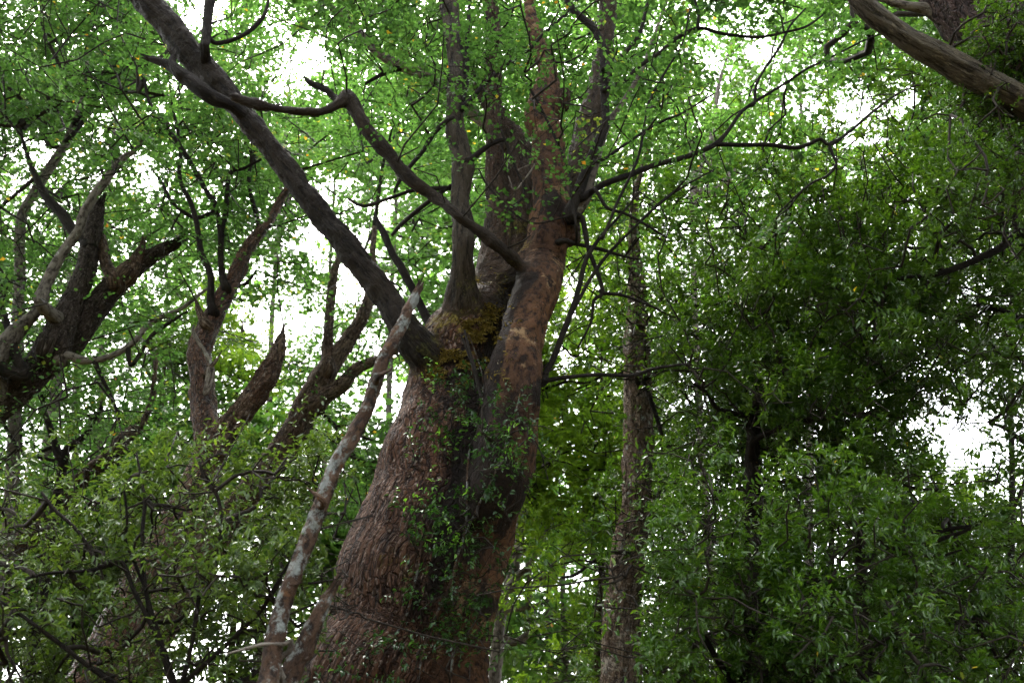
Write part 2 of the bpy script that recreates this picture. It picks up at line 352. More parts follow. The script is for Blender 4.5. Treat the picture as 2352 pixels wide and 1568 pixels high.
def fuse_parts(tree, mat, voxel, moss, wet):
    """grow the thick limbs into one another (one skin), then hand each limb back as its own part"""
    L = tree.fused; V, Fc, o0 = [], [], 0
    for t in L:
        V.append(t['V']); Fc += [[x + o0 for x in f] for f in t['F']]; o0 += len(t['V'])
    me = bpy.data.meshes.new('tmp'); me.from_pydata(np.vstack(V).tolist(), [], Fc)
    ob = bpy.data.objects.new('tmp', me); col.objects.link(ob)
    md = ob.modifiers.new('r', 'REMESH'); md.mode = 'VOXEL'; md.voxel_size = voxel
    sm = ob.modifiers.new('s', 'SMOOTH'); sm.factor = .5; sm.iterations = 7
    dg = bpy.context.evaluated_depsgraph_get(); ev = ob.evaluated_get(dg); m2 = ev.to_mesh()
    nv = len(m2.vertices); P = np.zeros(nv*3, np.float32); m2.vertices.foreach_get('co', P); P = P.reshape(-1, 3).astype(float)
    Nn = np.zeros(nv*3, np.float32); m2.vertices.foreach_get('normal', Nn); Nn = Nn.reshape(-1, 3)
    nf = len(m2.polygons); Q = np.zeros(nf*4, np.int32); assert len(m2.loops) == nf*4
    m2.loops.foreach_get('vertex_index', Q); Q = Q.reshape(-1, 4)
    ev.to_mesh_clear(); bpy.data.objects.remove(ob); bpy.data.meshes.remove(me)
    Cc = np.vstack([t['C'] for t in L]).astype(np.float32); rr = np.concatenate([t['r'] for t in L]).astype(np.float32)
    lid = np.concatenate([np.full(len(t['C']), i) for i, t in enumerate(L)])
    cat = lambda k: np.vstack([t[k] for t in L])
    best = np.zeros(nv, int)
    for c0 in range(0, nv, 4000):
        x = P[c0:c0+4000].astype(np.float32); d2 = (x**2).sum(1)[:, None] + (Cc**2).sum(1)[None] - 2*x@Cc.T
        best[c0:c0+4000] = (np.sqrt(np.maximum(d2, 0)) - rr[None]).argmin(1)
    T, N, B, s_ = cat('T')[best], cat('N')[best], cat('B')[best], np.concatenate([t['s'] for t in L])[best]
    d = P - Cc[best]; li = lid[best]
    off = np.array([t['off'] for t in L])[li]
    bk = np.stack([(d*N).sum(1), (d*B).sum(1), s_ + (d*T).sum(1)], -1) + off
    rel = np.array([t['rel'] for t in L])[li]; f0 = np.array([[t['fis'][0], t['fis'][0], t['fis'][1]] for t in L])[li]
    pv = np.array([[t['pal'].get(k, 0.) for k in ('tanny', 'greyish', 'black')] for t in L])[li]
    e = np.vstack([Q[:, [0, 1]], Q[:, [1, 2]], Q[:, [2, 3]], Q[:, [3, 0]]]); deg = np.bincount(e[:, 0], minlength=nv) + 1e-6
    vals = np.column_stack([pv, rel])
    for _ in range(14):
        vals = .4*vals + .6*np.stack([np.bincount(e[:, 0], vals[e[:, 1], k], nv)/deg for k in range(4)], -1)
    pv, rel = vals[:, :3], vals[:, 3]
    g = fbm(bk*f0, 3)
    P = P + Nn*(rel*(np.abs(g)*1.7 - .6) + rel*.8*fbm(bk*np.array([55, 55, 24]), 2) + .012*fbm(P*6, 3))[:, None]
    fn = np.cross(P[Q[:, 2]] - P[Q[:, 0]], P[Q[:, 3]] - P[Q[:, 1]]); vn = np.zeros((nv, 3))
    for k in range(3): vn[:, k] = sum(np.bincount(Q[:, c], fn[:, k], nv) for c in range(4))
    vn = unit_(vn); ms, wt = moss(P) + .25*np.clip(vn[:, 2], 0, 1), wet(P)
    fl = li[Q].max(1)
    for i, t in enumerate(L):
        q = Q[fl == i]
        if not len(q): continue
        ids, inv = np.unique(q, return_inverse=True)
        o = mesh_obj(t['name'], P[ids], inv.ravel(), np.full(len(q), 4), mat, tree.root, {'bk': bk[ids], 'mossy': ms[ids], 'wet': wt[ids], 'tanny': pv[ids, 0], 'greyish': pv[ids, 1], 'black': pv[ids, 2]}, smooth=True)
        o.data.normals_split_custom_set_from_vertices([tuple(x) for x in vn[ids]])
def unit_(a): return a/(np.linalg.norm(a, axis=-1, keepdims=True) + 1e-9)
trees = {}

# ------------------------------------------------------------------ ground
def make_ground():
    n = 120; g = np.linspace(-1, 1, n); g = np.sign(g)*np.abs(g)**2.2*220
    X, Yg = np.meshgrid(g, g)
    Z = .10*fbm(np.stack([X*.35, Yg*.35, X*0], -1), 3)*np.clip(np.hypot(X, Yg)/6, .1, 1) - .05
    V = np.stack([X, Yg, Z], -1).reshape(-1, 3)
    i = (np.arange(n - 1)[:, None]*n + np.arange(n - 1)[None]).ravel()
    q = np.stack([i, i + 1, i + n + 1, i + n], -1)
    m, nn, o = mat_new('forest_floor')
    tc = nd(nn, 'ShaderNodeTexCoord'); a = noise(nn, tc.outputs['Object'], 1.2, 6); b_ = noise(nn, tc.outputs['Object'], 22, 5, .7)
    c = mixc(nn, ramp(nn, b_, [(.35, (0, 0, 0)), (.65, (1, 1, 1))]).outputs[0], (.035, .024, .014), (.12, .075, .035))
    c = mixc(nn, ramp(nn, a, [(.5, (0, 0, 0)), (.62, (1, 1, 1))]).outputs[0], c, (.035, .06, .015))
    p = nd(nn, 'ShaderNodeBsdfPrincipled', Roughness=.9); nn.links.new(c, p.inputs['Base Color'])
    bp = nd(nn, 'ShaderNodeBump', Strength=.8, Distance=.05); nn.links.new(b_, bp.inputs['Height']); nn.links.new(bp.outputs[0], p.inputs['Normal'])
    nn.links.new(p.outputs[0], o.inputs[0])
    props(mesh_obj('ground', V, q.ravel(), np.full(len(q), 4), m, smooth=True), 'brown forest floor of leaf litter with green patches', None, None, 'structure')
make_ground()

# ------------------------------------------------------------------ the old tree in the middle
def main_moss(V):
    u, v, t = proj(V)
    m = np.exp(-(((u - 1060)/110)**2 + ((v - 750)/75)**2)) + .8*np.exp(-(((u - 940)/120)**2 + ((v - 1290)/50)**2)) \
        + .7*np.exp(-(((u - 960)/60)**2 + ((v - 850)/60)**2)) + .8*np.exp(-(((u - 1190)/40)**2 + ((v - 540)/90)**2)) + .6*np.exp(-(((u - 1120)/70)**2 + ((v - 650)/40)**2))
    return m*.9
def main_stain_shade(V):  # dark stains on the old trunk, with painted shade along its groove
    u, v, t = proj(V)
    gl = np.exp(-(((u - (1173 - .26*(v - 666)))/24)**2))*np.clip((v - 600)/60, 0, 1)*np.clip((1420 - v)/150, 0, 1)       # shade in the groove between the fused stems, painted dark
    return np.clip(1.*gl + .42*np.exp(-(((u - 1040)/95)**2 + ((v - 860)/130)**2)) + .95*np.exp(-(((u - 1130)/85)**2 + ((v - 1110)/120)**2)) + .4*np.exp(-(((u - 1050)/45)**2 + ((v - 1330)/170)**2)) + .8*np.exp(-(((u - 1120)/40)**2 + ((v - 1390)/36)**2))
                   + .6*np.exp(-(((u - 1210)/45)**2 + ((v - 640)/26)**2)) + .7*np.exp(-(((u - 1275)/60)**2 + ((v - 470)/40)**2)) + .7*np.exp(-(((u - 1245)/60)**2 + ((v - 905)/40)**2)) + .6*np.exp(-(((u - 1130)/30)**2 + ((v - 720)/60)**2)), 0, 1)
A = Tree('old_beech_tree', 'huge old tree with thick reddish-brown trunk forking into mossy upright stems', 'tree', (0, 7, 0)); trees['A'] = A
A.limb('trunk', [(860, 1700, 225), (890, 1568, 207), (925, 1452, 187), (950, 1328, 180), (968, 1285, 176), (992, 1205, 168), (1012, 1138, 158), (1030, 1045, 136), (1040, 955, 114), (1038, 889, 98), (1040, 822, 90), (1062, 770, 84), (1085, 722, 72), (1100, 680, 50), (1108, 650, 30)],
       7.0, 'bark_main', ground=True, fuse={'x': 0}, seg=190, step=.036, lump=.06, rel=.008, fis=(9, 2.2), moss=main_moss, wet=main_stain_shade, knots=6)
A.limb('stem', [(990, 1700, 100), (1020, 1600, 94), (1040, 1480, 84), (1060, 1400, 80), (1085, 1320, 78), (1107, 1232, 75), (1133, 1130, 72, 6.55), (1158, 1060, 76, 6.5), (1168, 1000, 74, 6.48), (1178, 906, 67, 6.46), (1184, 856, 65, 6.48), (1192, 806, 57, 6.52), (1212, 739, 52, 6.58), (1231, 666, 55, 6.7), (1241, 622, 54), (1254, 572, 48), (1262, 522, 50), (1274, 467, 45), (1264, 400, 43), (1262, 350, 37), (1258, 317, 37), (1242, 283, 40), (1249, 233, 37), (1256, 167, 24), (1237, 100, 20), (1220, 30, 15), (1212, -60, 13), (1190, -250, 9)],
       (6.75, 7.0), 'bark_stem', fuse={'tanny': 1.}, seg=96, step=.036, lump=.08, rel=.006, fis=(9, 9), moss=main_moss, wet=main_stain_shade, knots=16)
A.limb('stem', [(1085, 790, 40, 7.0), (1072, 730, 48, 6.9), (1063, 690, 42, 6.78), (1063, 639, 31, 6.65), (1062, 589, 26), (1062, 522, 26), (1057, 433, 23), (1060, 367, 27), (1046, 300, 24), (1050, 200, 22), (1046, 100, 21), (1031, 0, 20), (1020, -120, 17), (1035, -320, 10)],
       6.55, 'bark_dark', fuse={'greyish': 1.}, seg=36, step=.04, lump=.07, rel=.006, fis=(16, 3), moss=main_moss, knots=6)
A.limb('stem', [(1110, 760, 60), (1135, 690, 58), (1146, 620, 54), (1152, 556, 46), (1140, 467, 26), (1135, 367, 23), (1134, 267, 20), (1136, 100, 18), (1130, 0, 16), (1122, -160, 11)],
       7.3, 'bark_far', fuse={'greyish': .6}, seg=40, step=.04, lump=.08, rel=.008, fis=(16, 4), moss=main_moss, knots=4)
A.limb('stem', [(1180, 640, 48), (1190, 540, 44), (1195, 450, 38), (1194, 390, 33), (1192, 330, 26), (1150, 270, 21), (1117, 217, 21), (1084, 167, 18), (1060, 110, 15), (1020, 20, 11), (980, -100, 7)],
       (7.25, 7.9), 'bark_grey', fuse={'greyish': .7}, seg=36, step=.04, lump=.07, rel=.006, moss=main_moss)
A.limb('bough', [(1040, 900, 40, 7.0), (1003, 848, 46, 6.9), (966, 803, 42, 6.75), (922, 745, 35, 6.65), (890, 690, 31), (850, 638, 30), (800, 573, 28), (735, 490, 28), (669, 400, 27), (600, 318, 27), (532, 233, 28), (443, 128, 31), (400, 70, 31), (330, -12, 32), (250, -120, 28), (150, -300, 18)],
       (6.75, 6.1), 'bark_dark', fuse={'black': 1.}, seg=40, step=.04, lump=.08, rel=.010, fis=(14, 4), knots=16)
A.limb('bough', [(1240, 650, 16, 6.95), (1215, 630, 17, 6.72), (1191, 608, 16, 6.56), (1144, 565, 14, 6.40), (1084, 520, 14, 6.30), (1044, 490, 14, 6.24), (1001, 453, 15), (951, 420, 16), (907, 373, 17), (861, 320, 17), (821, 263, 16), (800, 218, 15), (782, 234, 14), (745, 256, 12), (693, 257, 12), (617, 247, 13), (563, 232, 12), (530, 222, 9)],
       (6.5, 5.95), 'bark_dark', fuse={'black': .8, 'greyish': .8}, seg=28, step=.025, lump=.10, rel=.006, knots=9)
A.limb('bough', [(1270, 480, 30), (1300, 435, 28), (1331, 367, 28), (1347, 300, 29), (1367, 233, 27), (1380, 160, 23), (1387, 100, 20), (1394, 33, 21), (1400, -60, 18), (1410, -250, 10)], (7.2, 7.8), 'bark_grey', fuse={'greyish': .8}, seg=44, step=.04, lump=.06, rel=.006)
A.limb('burl', [(1270, 500, 30), (1296, 515, 28), (1312, 535, 22), (1318, 552, 14)], (6.95, 6.85), 'bark_main', fuse={'tanny': .2, 'black': .5}, seg=24, step=.03, lump=.2, rel=.012)
A.limb('burl', [(1258, 242, 26), (1284, 238, 19), (1297, 226, 14), (1299, 206, 9)], (6.98, 6.85), 'bark_main', fuse={'black': .6}, seg=20, step=.03, lump=.2, rel=.01)
fuse_parts(A, M['bark_old'], .026, main_moss, main_stain_shade)
for pts, Y, mt in [
    ([(775, 228, 9), (750, 208, 8), (733, 199, 7), (712, 190, 6), (699, 178, 4)], 6.3, 'bark_dark'),
    ([(535, 245, 12, 6.25), (500, 230, 17, 6.2), (462, 206, 17), (425, 178, 16), (393, 152, 12), (370, 142, 9), (334, 132, 7)], 6.15, 'bark_dark'),
    ([(410, 165, 12), (396, 145, 9), (399, 124, 9)], 6.12, 'bark_dark'),
    ([(470, 110, 10), (472, 97, 10), (477, 40, 10.5), (484, -10, 11), (500, -150, 8)], 6.15, 'bark_dark'),
    ([(995, 760, 14), (991, 746, 11), (974, 716, 10), (957, 682, 9), (944, 656, 9), (921, 612, 9), (901, 582, 8.5), (884, 542, 8), (864, 503, 7)], 7.0, 'bark_dark'),
    ]:
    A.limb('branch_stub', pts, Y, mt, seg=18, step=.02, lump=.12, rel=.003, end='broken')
branches = [
    (8.0, 'bark_grey', [(1170, 335, 18), (1144, 310, 15), (1104, 277, 14), (1074, 250, 14), (1017, 197, 13), (971, 170, 13), (924, 153, 12), (877, 127, 11), (844, 97, 10), (804, 50, 8), (740, 0, 6), (680, -70, 4)]),
    (8.0, 'bark_dark', [(930, 157, 8), (900, 160, 7), (870, 175, 5), (840, 192, 3)]),
    (6.6, 'bark_dark', [(1245, 880, 10), (1253, 855, 7), (1271, 822, 7), (1294, 762, 7), (1317, 705, 6.5), (1331, 656, 6), (1347, 595, 5), (1384, 539, 4), (1420, 500, 3), (1470, 440, 2)]),
    (6.6, 'bark_dark', [(1317, 712, 4.5), (1351, 649, 4), (1384, 599, 4), (1417, 562, 3.5), (1457, 522, 3), (1510, 470, 2.5), (1560, 430, 2)]),
    (6.5, 'bark_dark', [(1235, 878, 6), (1284, 869, 5), (1367, 861, 4.5), (1451, 862, 4.5), (1501, 847, 4.2), (1568, 837, 3), (1590, 838, 2)]),
    (6.7, 'bark_dark', [(1295, 553, 7), (1317, 559, 5), (1377, 572, 4.5), (1437, 590, 3), (1470, 596, 2)]),
    (6.7, 'bark_dark', [(1318, 498, 9), (1336, 500, 7), (1345, 540, 6), (1351, 572, 5), (1371, 622, 5), (1384, 672, 5), (1364, 690, 4), (1357, 739, 3), (1327, 799, 2)]),
    (6.7, 'bark_dark', [(1380, 672, 4.5), (1410, 676, 4), (1434, 679, 4), (1494, 702, 3), (1530, 720, 2)]),
    (6.8, 'bark_grey', [(1310, 500, 14), (1331, 480, 13), (1346, 455, 13), (1358, 410, 11), (1371, 367, 9), (1394, 290, 8), (1427, 240, 6), (1470, 170, 5), (1500, 90, 4), (1540, -20, 3)]),
    (6.7, 'bark_dark', [(1308, 490, 13), (1321, 460, 12), (1337, 417, 13), (1357, 367, 12), (1381, 310, 11), (1391, 277, 10), (1387, 200, 9), (1387, 140, 9), (1384, 110, 9), (1364, 67, 9), (1337, 43, 8.5), (1314, 20, 8), (1304, 0, 8), (1285, -50, 7), (1260, -200, 4)]),
    (6.6, 'bark_dark', [(1387, 158, 6), (1405, 145, 5), (1434, 123, 5), (1467, 83, 5), (1481, 33, 4), (1487, 0, 4), (1495, -80, 3)]),
    (6.65, 'bark_dark', [(1388, 208, 6), (1410, 196, 5), (1434, 187, 5), (1467, 153, 5), (1517, 120, 5), (1551, 90, 5), (1568, 80, 5), (1608, 65, 4), (1660, 78, 4), (1740, 86, 3.5), (1800, 75, 3), (1850, 62, 3), (1890, 35, 2)]),
    (6.6, 'bark_dark', [(1602, 66, 4), (1604, 30, 3.5), (1593, -10, 3)]),
    (6.7, 'bark_dark', [(1335, 455, 10), (1364, 437, 7.5), (1394, 420, 7.5), (1451, 400, 7), (1501, 380, 6.5), (1568, 363, 6), (1611, 347, 6), (1648, 328, 6), (1675, 297, 4.5), (1701, 260, 4), (1735, 233, 3.5), (1795, 197, 3.2), (1851, 160, 3), (1918, 127, 2.5), (1985, 93, 2), (2035, 73, 1.5)]),
    (6.7, 'bark_dark', [(1640, 331, 5.5), (1701, 333, 5), (1768, 333, 5), (1825, 340, 5), (1861, 330, 4.5), (1885, 320, 4), (1908, 333, 4), (1951, 303, 3.5), (2001, 260, 3), (2051, 223, 2), (2101, 197, 1.5)]),
    (6.7, 'bark_dark', [(1906, 332, 4), (1915, 360, 3.5), (1921, 377, 3), (1901, 403, 3), (1861, 423, 2.5), (1815, 463, 2), (1785, 493, 1.5)]),
    (6.7, 'bark_dark', [(1733, 236, 4), (1736, 200, 3.5), (1755, 160, 3), (1790, 110, 3), (1815, 60, 2.5), (1850, 20, 2)]),
    (6.5, 'bark_dark', [(1060, 250, 7), (1077, 233, 5.5), (1117, 190, 5), (1167, 147, 4.5), (1217, 113, 4), (1244, 83, 4), (1304, 27, 3), (1340, -20, 2)]),
    (6.5, 'bark_dark', [(1070, 375, 9), (1087, 362, 7), (1117, 338, 6), (1147, 323, 5), (1170, 322, 3)]),
    (6.5, 'bark_dark', [(1040, 275, 7), (1024, 280, 6), (997, 307, 5.5), (971, 347, 5), (941, 383, 5), (917, 417, 4), (905, 442, 3)]),
    (6.6, 'bark_dark', [(1050, 425, 6), (1031, 430, 5), (984, 463, 5), (927, 510, 5), (900, 540, 3.5)]),
    (6.6, 'bark_dark', [(1045, 430, 6), (1014, 433, 5), (951, 437, 4.5), (901, 453, 4), (837, 473, 4), (801, 457, 3)]),
    (6.5, 'bark_dark', [(1060, 240, 6), (1072, 190, 5.5), (1073, 100, 5), (1077, 40, 4), (1080, -30, 3)]),
    (6.7, 'bark_dark', [(560, 95, 5), (530, 92, 4)]),
    (6.2, 'bark_dark', [(1117, 1002, 3), (1111, 946, 3), (1091, 859, 3), (1075, 810, 2.6), (1059, 769, 2)]),
    (6.3, 'bark_dark', [(1104, 910, 3.2), (1094, 859, 3.5), (1081, 812, 3.2), (1067, 759, 2.4)]),
    (6.35, 'bark_dark', [(1217, 862, 3.2), (1207, 829, 3), (1192, 815, 3), (1181, 807, 2)]),
    (6.5, 'bark_dark', [(1324, 520, 3.2), (1314, 467, 3.4), (1304, 387, 3.4), (1267, 300, 3.2), (1234, 233, 3), (1195, 170, 2.8), (1154, 100, 2.4), (1110, 30, 2)]),
    (6.45, 'bark_dark', [(1231, 513, 2), (1177, 487, 2.5), (1121, 427, 2.4), (1100, 390, 1.8)]),
    (6.5, 'bark_dark', [(1204, 443, 3), (1184, 383, 3.2), (1151, 300, 2.6)]),
    (6.5, 'bark_grey', [(1227, 377, 2.2), (1201, 417, 2), (1181, 437, 2), (1168, 405, 1.4)]),
    (6.5, 'bark_dark', [(1384, 545, 4), (1400, 510, 3.5), (1417, 467, 3.4), (1464, 367, 3), (1481, 283, 3), (1491, 233, 2.8), (1527, 167, 2.6), (1567, 100, 2.2), (1585, 20, 1.8)]),
    (6.6, 'bark_dark', [(1380, 370, 4.2), (1434, 333, 3.5), (1484, 300, 3), (1530, 275, 2.8), (1568, 260, 2.4), (1640, 215, 2)]),
    (6.6, 'bark_dark', [(1467, 513, 2.5), (1517, 467, 2.5), (1568, 430, 2.4), (1640, 390, 1.8)]),
    (6.6, 'bark_dark', [(1368, 436, 4.2), (1394, 477, 4), (1434, 490, 3.5), (1484, 517, 3), (1530, 545, 2)]),
    (6.2, 'bark_dark', [(500, 100, 5), (560, 80, 5), (600, 45, 5), (612, 20, 4), (620, -20, 3)]),
]
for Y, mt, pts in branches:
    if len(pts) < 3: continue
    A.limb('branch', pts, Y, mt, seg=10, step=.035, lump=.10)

# ------------------------------------------------------------------ dead leaning poles in front
P1 = Tree('dead_pole', 'slender dead leaning trunk crusted with pale lichen, in front of the old tree', 'dead trunk', (0, 4.6, 0))
P1.limb('trunk', [(604, 1640, 22.5), (620, 1545, 21.6), (633, 1462, 20.7), (653, 1378, 19.8), (680, 1312, 19.4), (710, 1232, 18.9), (740, 1155, 18.0), (777, 1058, 18.0), (794, 1032, 18.0), (817, 989, 17.1), (841, 939, 16.2), (864, 872, 15.3), (884, 816, 15.3), (917, 756, 14.4), (934, 716, 12.2), (951, 685, 11.7), (962, 662, 9.0)], (4.6, 5.2), 'bark_pole', ground=True, seg=44, step=.03, lump=.08, rel=.005, fis=(24, 18), end='broken', knots=18)
for pts in ([(868, 866, 7), (892, 852, 4), (900, 846, 2)], [(742, 1150, 7), (716, 1128, 4), (706, 1120, 2)], [(664, 1350, 7), (690, 1338, 4)]):
    P1.limb('branch_stub', pts, 4.9 if pts[0][1] < 1000 else 4.75, 'bark_pole', seg=10, step=.02, lump=.15, end='broken')
P2 = Tree('dead_stump', 'short snapped brown dead stem with a pointed end at the trunk foot', 'dead trunk', (0, 4.8, 0))
P2.limb('trunk', [(645, 1640, 27), (670, 1545, 24), (703, 1478, 21), (733, 1412, 17), (752, 1375, 15), (766, 1352, 12)], (4.75, 4.9), 'bark_pole', ground=True, seg=36, step=.03, lump=.10, rel=.006, fis=(26, 6), end='broken', knots=6)
P2.limb('branch', [(640, 1520, 7), (664, 1495, 7), (668, 1470, 6), (655, 1478, 5), (600, 1480, 4), (560, 1490, 3), (523, 1500, 2)], (4.7, 4.6), 'bark_grey', seg=10, step=.02, lump=.15)

# ------------------------------------------------------------------ trees on the left
B = Tree('beech_tree', 'dark-barked tree leaning in from the left edge with several stubby forks', 'tree', (0, 11, 0)); trees['B'] = B
B.limb('trunk', [(-130, 1020, 42), (-60, 970, 40), (0, 922, 39), (67, 862, 38), (117, 816, 37), (167, 769, 35), (207, 722, 30), (240, 682, 28), (283, 639, 25), (320, 609, 20), (360, 582, 17), (399, 560, 15)], 11, 'bark_mid', ground=True, seg=48, step=.055, lump=.09, rel=.012, fis=(12, 4), end='broken', knots=8)
B.limb('stem', [(120, 800, 34), (143, 749, 32), (167, 702, 27), (187, 656, 24), (200, 606, 22), (207, 566, 20), (217, 522, 19), (230, 463, 12)], 10.8, 'bark_mid', seg=36, step=.04, lump=.12, rel=.01, end='broken')
for pts in ([(290, 634, 20), (300, 619, 18), (317, 589, 14), (328, 556, 7)], [(270, 650, 18), (257, 632, 15), (243, 606, 13), (237, 566, 12), (232, 540, 11)]):
    B.limb('branch_stub', pts, 10.9, 'bark_far', seg=20, step=.04, lump=.14, rel=.008, end='broken')
for Y, mt, pts in [
    (10.8, 'bark_dark', [(205, 575, 16), (193, 549, 14), (167, 529, 13), (143, 493, 12), (110, 457, 10), (87, 417, 8), (60, 350, 5), (45, 290, 3)]),
    (10.3, 'bark_grey', [(95, 700, 15), (100, 666, 14), (117, 626, 13), (140, 586, 12), (160, 556, 11), (180, 529, 11), (190, 493, 11), (217, 447, 11), (247, 407, 10), (283, 363, 8), (307, 347, 5), (340, 300, 3)]),
    (10.6, 'bark_grey', [(-40, 860, 27), (0, 816, 25), (33, 766, 22), (57, 742, 16), (85, 715, 12), (110, 680, 8)]),
    (10.6, 'bark_dark', [(60, 862, 14), (37, 822, 12), (20, 756, 9), (7, 709, 6), (0, 640, 5)]),
    (10.8, 'bark_grey', [(135, 825, 15), (150, 816, 12), (187, 826, 10), (217, 827, 8), (260, 816, 7.5), (307, 786, 7), (333, 752, 6.5), (367, 729, 6), (417, 709, 5), (450, 682, 4), (477, 662, 3)]),
    (10.8, 'bark_dark', [(217, 829, 6), (235, 870, 4.5), (262, 925, 4), (275, 970, 3)]),
    (10.8, 'bark_dark', [(300, 838, 5), (320, 815, 5), (350, 770, 5), (390, 740, 4), (430, 715, 3)])]:
    B.limb('branch', pts, Y, mt, seg=14, step=.05, lump=.10)
B2 = Tree('beech_tree', 'slim pale grey tree rising behind the left edge, branching high up', 'tree', (0, 13, 0)); trees['B2'] = B2
B2.limb('trunk', [(38, 900, 14), (43, 700, 13), (46, 556, 12.5), (50, 500, 12), (67, 460, 11), (97, 413, 11), (123, 370, 11), (150, 330, 10), (173, 283, 9), (187, 227, 7), (197, 173, 5), (205, 60, 4), (215, -60, 3)], 13, 'bark_grey', ground=True, seg=20, step=.06, lump=.08, rel=.004)
for pts in ([(176, 275, 6), (205, 245, 5), (225, 225, 4), (240, 190, 3)], [(108, 330, 5), (107, 290, 4), (130, 260, 4), (150, 225, 3), (158, 150, 2)], [(158, 320, 6), (190, 280, 5), (215, 240, 4), (245, 200, 3)]):
    B2.limb('branch', pts, 12.9, 'bark_dark', seg=8, step=.06)

C = Tree('beech_tree', 'red-brown forked tree with a snapped pointed spire, behind the leafy bush', 'tree', (0, 10, 0)); trees['C'] = C
C.limb('trunk', [(190, 1620, 60), (233, 1512, 56), (293, 1412, 53), (360, 1295, 49), (410, 1212, 46), (460, 1100, 42), (483, 1045, 36), (480, 989, 31), (467, 922, 28), (458, 856, 26), (454, 806, 26), (473, 756, 25), (490, 722, 23), (510, 679, 22), (527, 649, 20), (550, 606, 18), (567, 576, 15.5), (590, 542, 13), (615, 510, 11), (640, 467, 9), (662, 433, 8), (690, 390, 5)], 10, 'bark_main', ground=True, seg=48, step=.055, lump=.09, rel=.012, fis=(14, 5), knots=10)
C.limb('spire', [(490, 1040, 22), (520, 989, 25), (550, 952, 27), (583, 906, 27), (617, 856, 26), (634, 822, 20), (640, 789, 13), (645, 765, 7), (648, 748, 3)], 9.9, 'bark_far', seg=44, step=.03, lump=.22, rel=.02, fis=(14, 3), end='broken')
C.limb('branch_stub', [(472, 745, 11), (460, 719, 8), (450, 689, 4)], 9.9, 'bark_far', seg=12, step=.04, end='broken')
C.limb('branch_stub', [(478, 850, 5), (500, 822, 4), (507, 810, 2)], 9.7, 'bark_far', seg=10, step=.04, end='broken')
C.limb('branch_stub', [(472, 905, 6), (490, 850, 4), (446, 768, 5), (444, 752, 3)], 9.7, 'bark_grey', seg=10, step=.04, end='broken')
for Y, pts in [
    (9.9, [(490, 715, 11), (483, 682, 9), (483, 632, 7.5), (463, 582, 6.5), (453, 522, 6), (447, 493, 6), (437, 463, 5.5), (413, 410, 5), (415, 350, 4), (410, 310, 4), (395, 240, 3)]),
    (9.9, [(520, 660, 10), (512, 639, 8.5), (507, 582, 7), (510, 522, 6.5), (520, 483, 6), (527, 400, 5), (560, 387, 4), (600, 367, 3)]),
    (10.1, [(508, 560, 6), (497, 477, 6), (473, 437, 6), (430, 360, 5.5), (383, 293, 5), (347, 247, 4), (330, 180, 3)]),
    (10.1, [(600, 530, 6), (578, 455, 5), (572, 400, 4.5), (585, 350, 3)]),
    (10.1, [(530, 655, 5), (560, 655, 5), (575, 640, 4), (590, 620, 3)]),
    (10.2, [(450, 500, 5), (400, 470, 4), (372, 420, 4), (350, 390, 3)])]:
    C.limb('branch', pts, Y, 'bark_dark', seg=10, step=.05, lump=.10)

D = Tree('beech_tree', 'mossy pale-brown tree leaning right beside the bright sky gap', 'tree', (0, 13, 0)); trees['D'] = D
D.limb('trunk', [(260, 1620, 44), (333, 1500, 41), (400, 1390, 39), (483, 1252, 37), (560, 1150, 35), (640, 1040, 33), (683, 972, 31), (710, 922, 31), (740, 866, 28), (767, 824, 22), (800, 780, 18), (830, 735, 15), (848, 685, 13), (855, 620, 9), (858, 520, 5)], 13, 'bark_far', ground=True, seg=36, step=.07, lump=.10, rel=.012, fis=(12, 5), knots=8)
D.limb('stem', [(752, 850, 16), (753, 789, 12), (757, 722, 11), (763, 656, 11), (770, 616, 9), (780, 585, 6), (790, 530, 4)], 12.9, 'bark_far', seg=20, step=.04, lump=.16, rel=.005)
D.limb('bough', [(725, 930, 20), (745, 910, 18), (784, 885, 17), (817, 849, 14), (851, 832, 12), (884, 820, 10), (930, 790, 6)], 12.9, 'bark_far', seg=20, step=.05, lump=.1, rel=.005)

E = Tree('beech_tree', 'mossy brown leaning tree low at the left edge, partly behind the bush', 'tree', (0, 14, 0)); trees['E'] = E
E.limb('trunk', [(-60, 1340, 26), (0, 1288, 25), (40, 1252, 26), (100, 1208, 25), (150, 1140, 22), (205, 1085, 19), (253, 1050, 19), (290, 1002, 17), (327, 968, 9), (350, 900, 6), (360, 800, 4)], 14, 'bark_far', ground=True, seg=36, step=.05, lump=.12, rel=.012)
E2 = Tree('beech_tree', 'thin dark crooked tree in the lower left with curving branches', 'tree', (0, 12.5, 0)); trees['E2'] = E2
E2.limb('trunk', [(128, 1160, 11), (137, 1095, 10), (143, 1062, 12), (132, 1035, 10), (117, 989, 8), (103, 950, 6), (95, 900, 4)], 12.5, 'bark_dark', ground=True, seg=16, step=.05, lump=.12)
for pts in ([(145, 1055, 10), (155, 1030, 9), (190, 1005, 7), (207, 982, 6), (235, 930, 4), (250, 880, 3)], [(60, 1045, 4), (30, 1010, 4), (8, 970, 4), (0, 930, 3)], [(140, 1060, 5), (100, 1052, 4), (60, 1045, 4), (48, 1000, 3), (60, 920, 3)]):
    E2.limb('branch', pts, 12.5, 'bark_dark', seg=8, step=.05)
E3 = Tree('beech_tree', 'thin whitish trunk standing far back between the left-hand trees', 'tree', (0, 17, 0)); trees['E3'] = E3
E3.limb('trunk', [(100, 1200, 15), (112, 1010, 14), (123, 939, 14), (133, 856, 13), (140, 780, 9), (150, 700, 6), (160, 600, 4)], 17, 'bark_grey', ground=True, seg=16, step=.08, lump=.1)
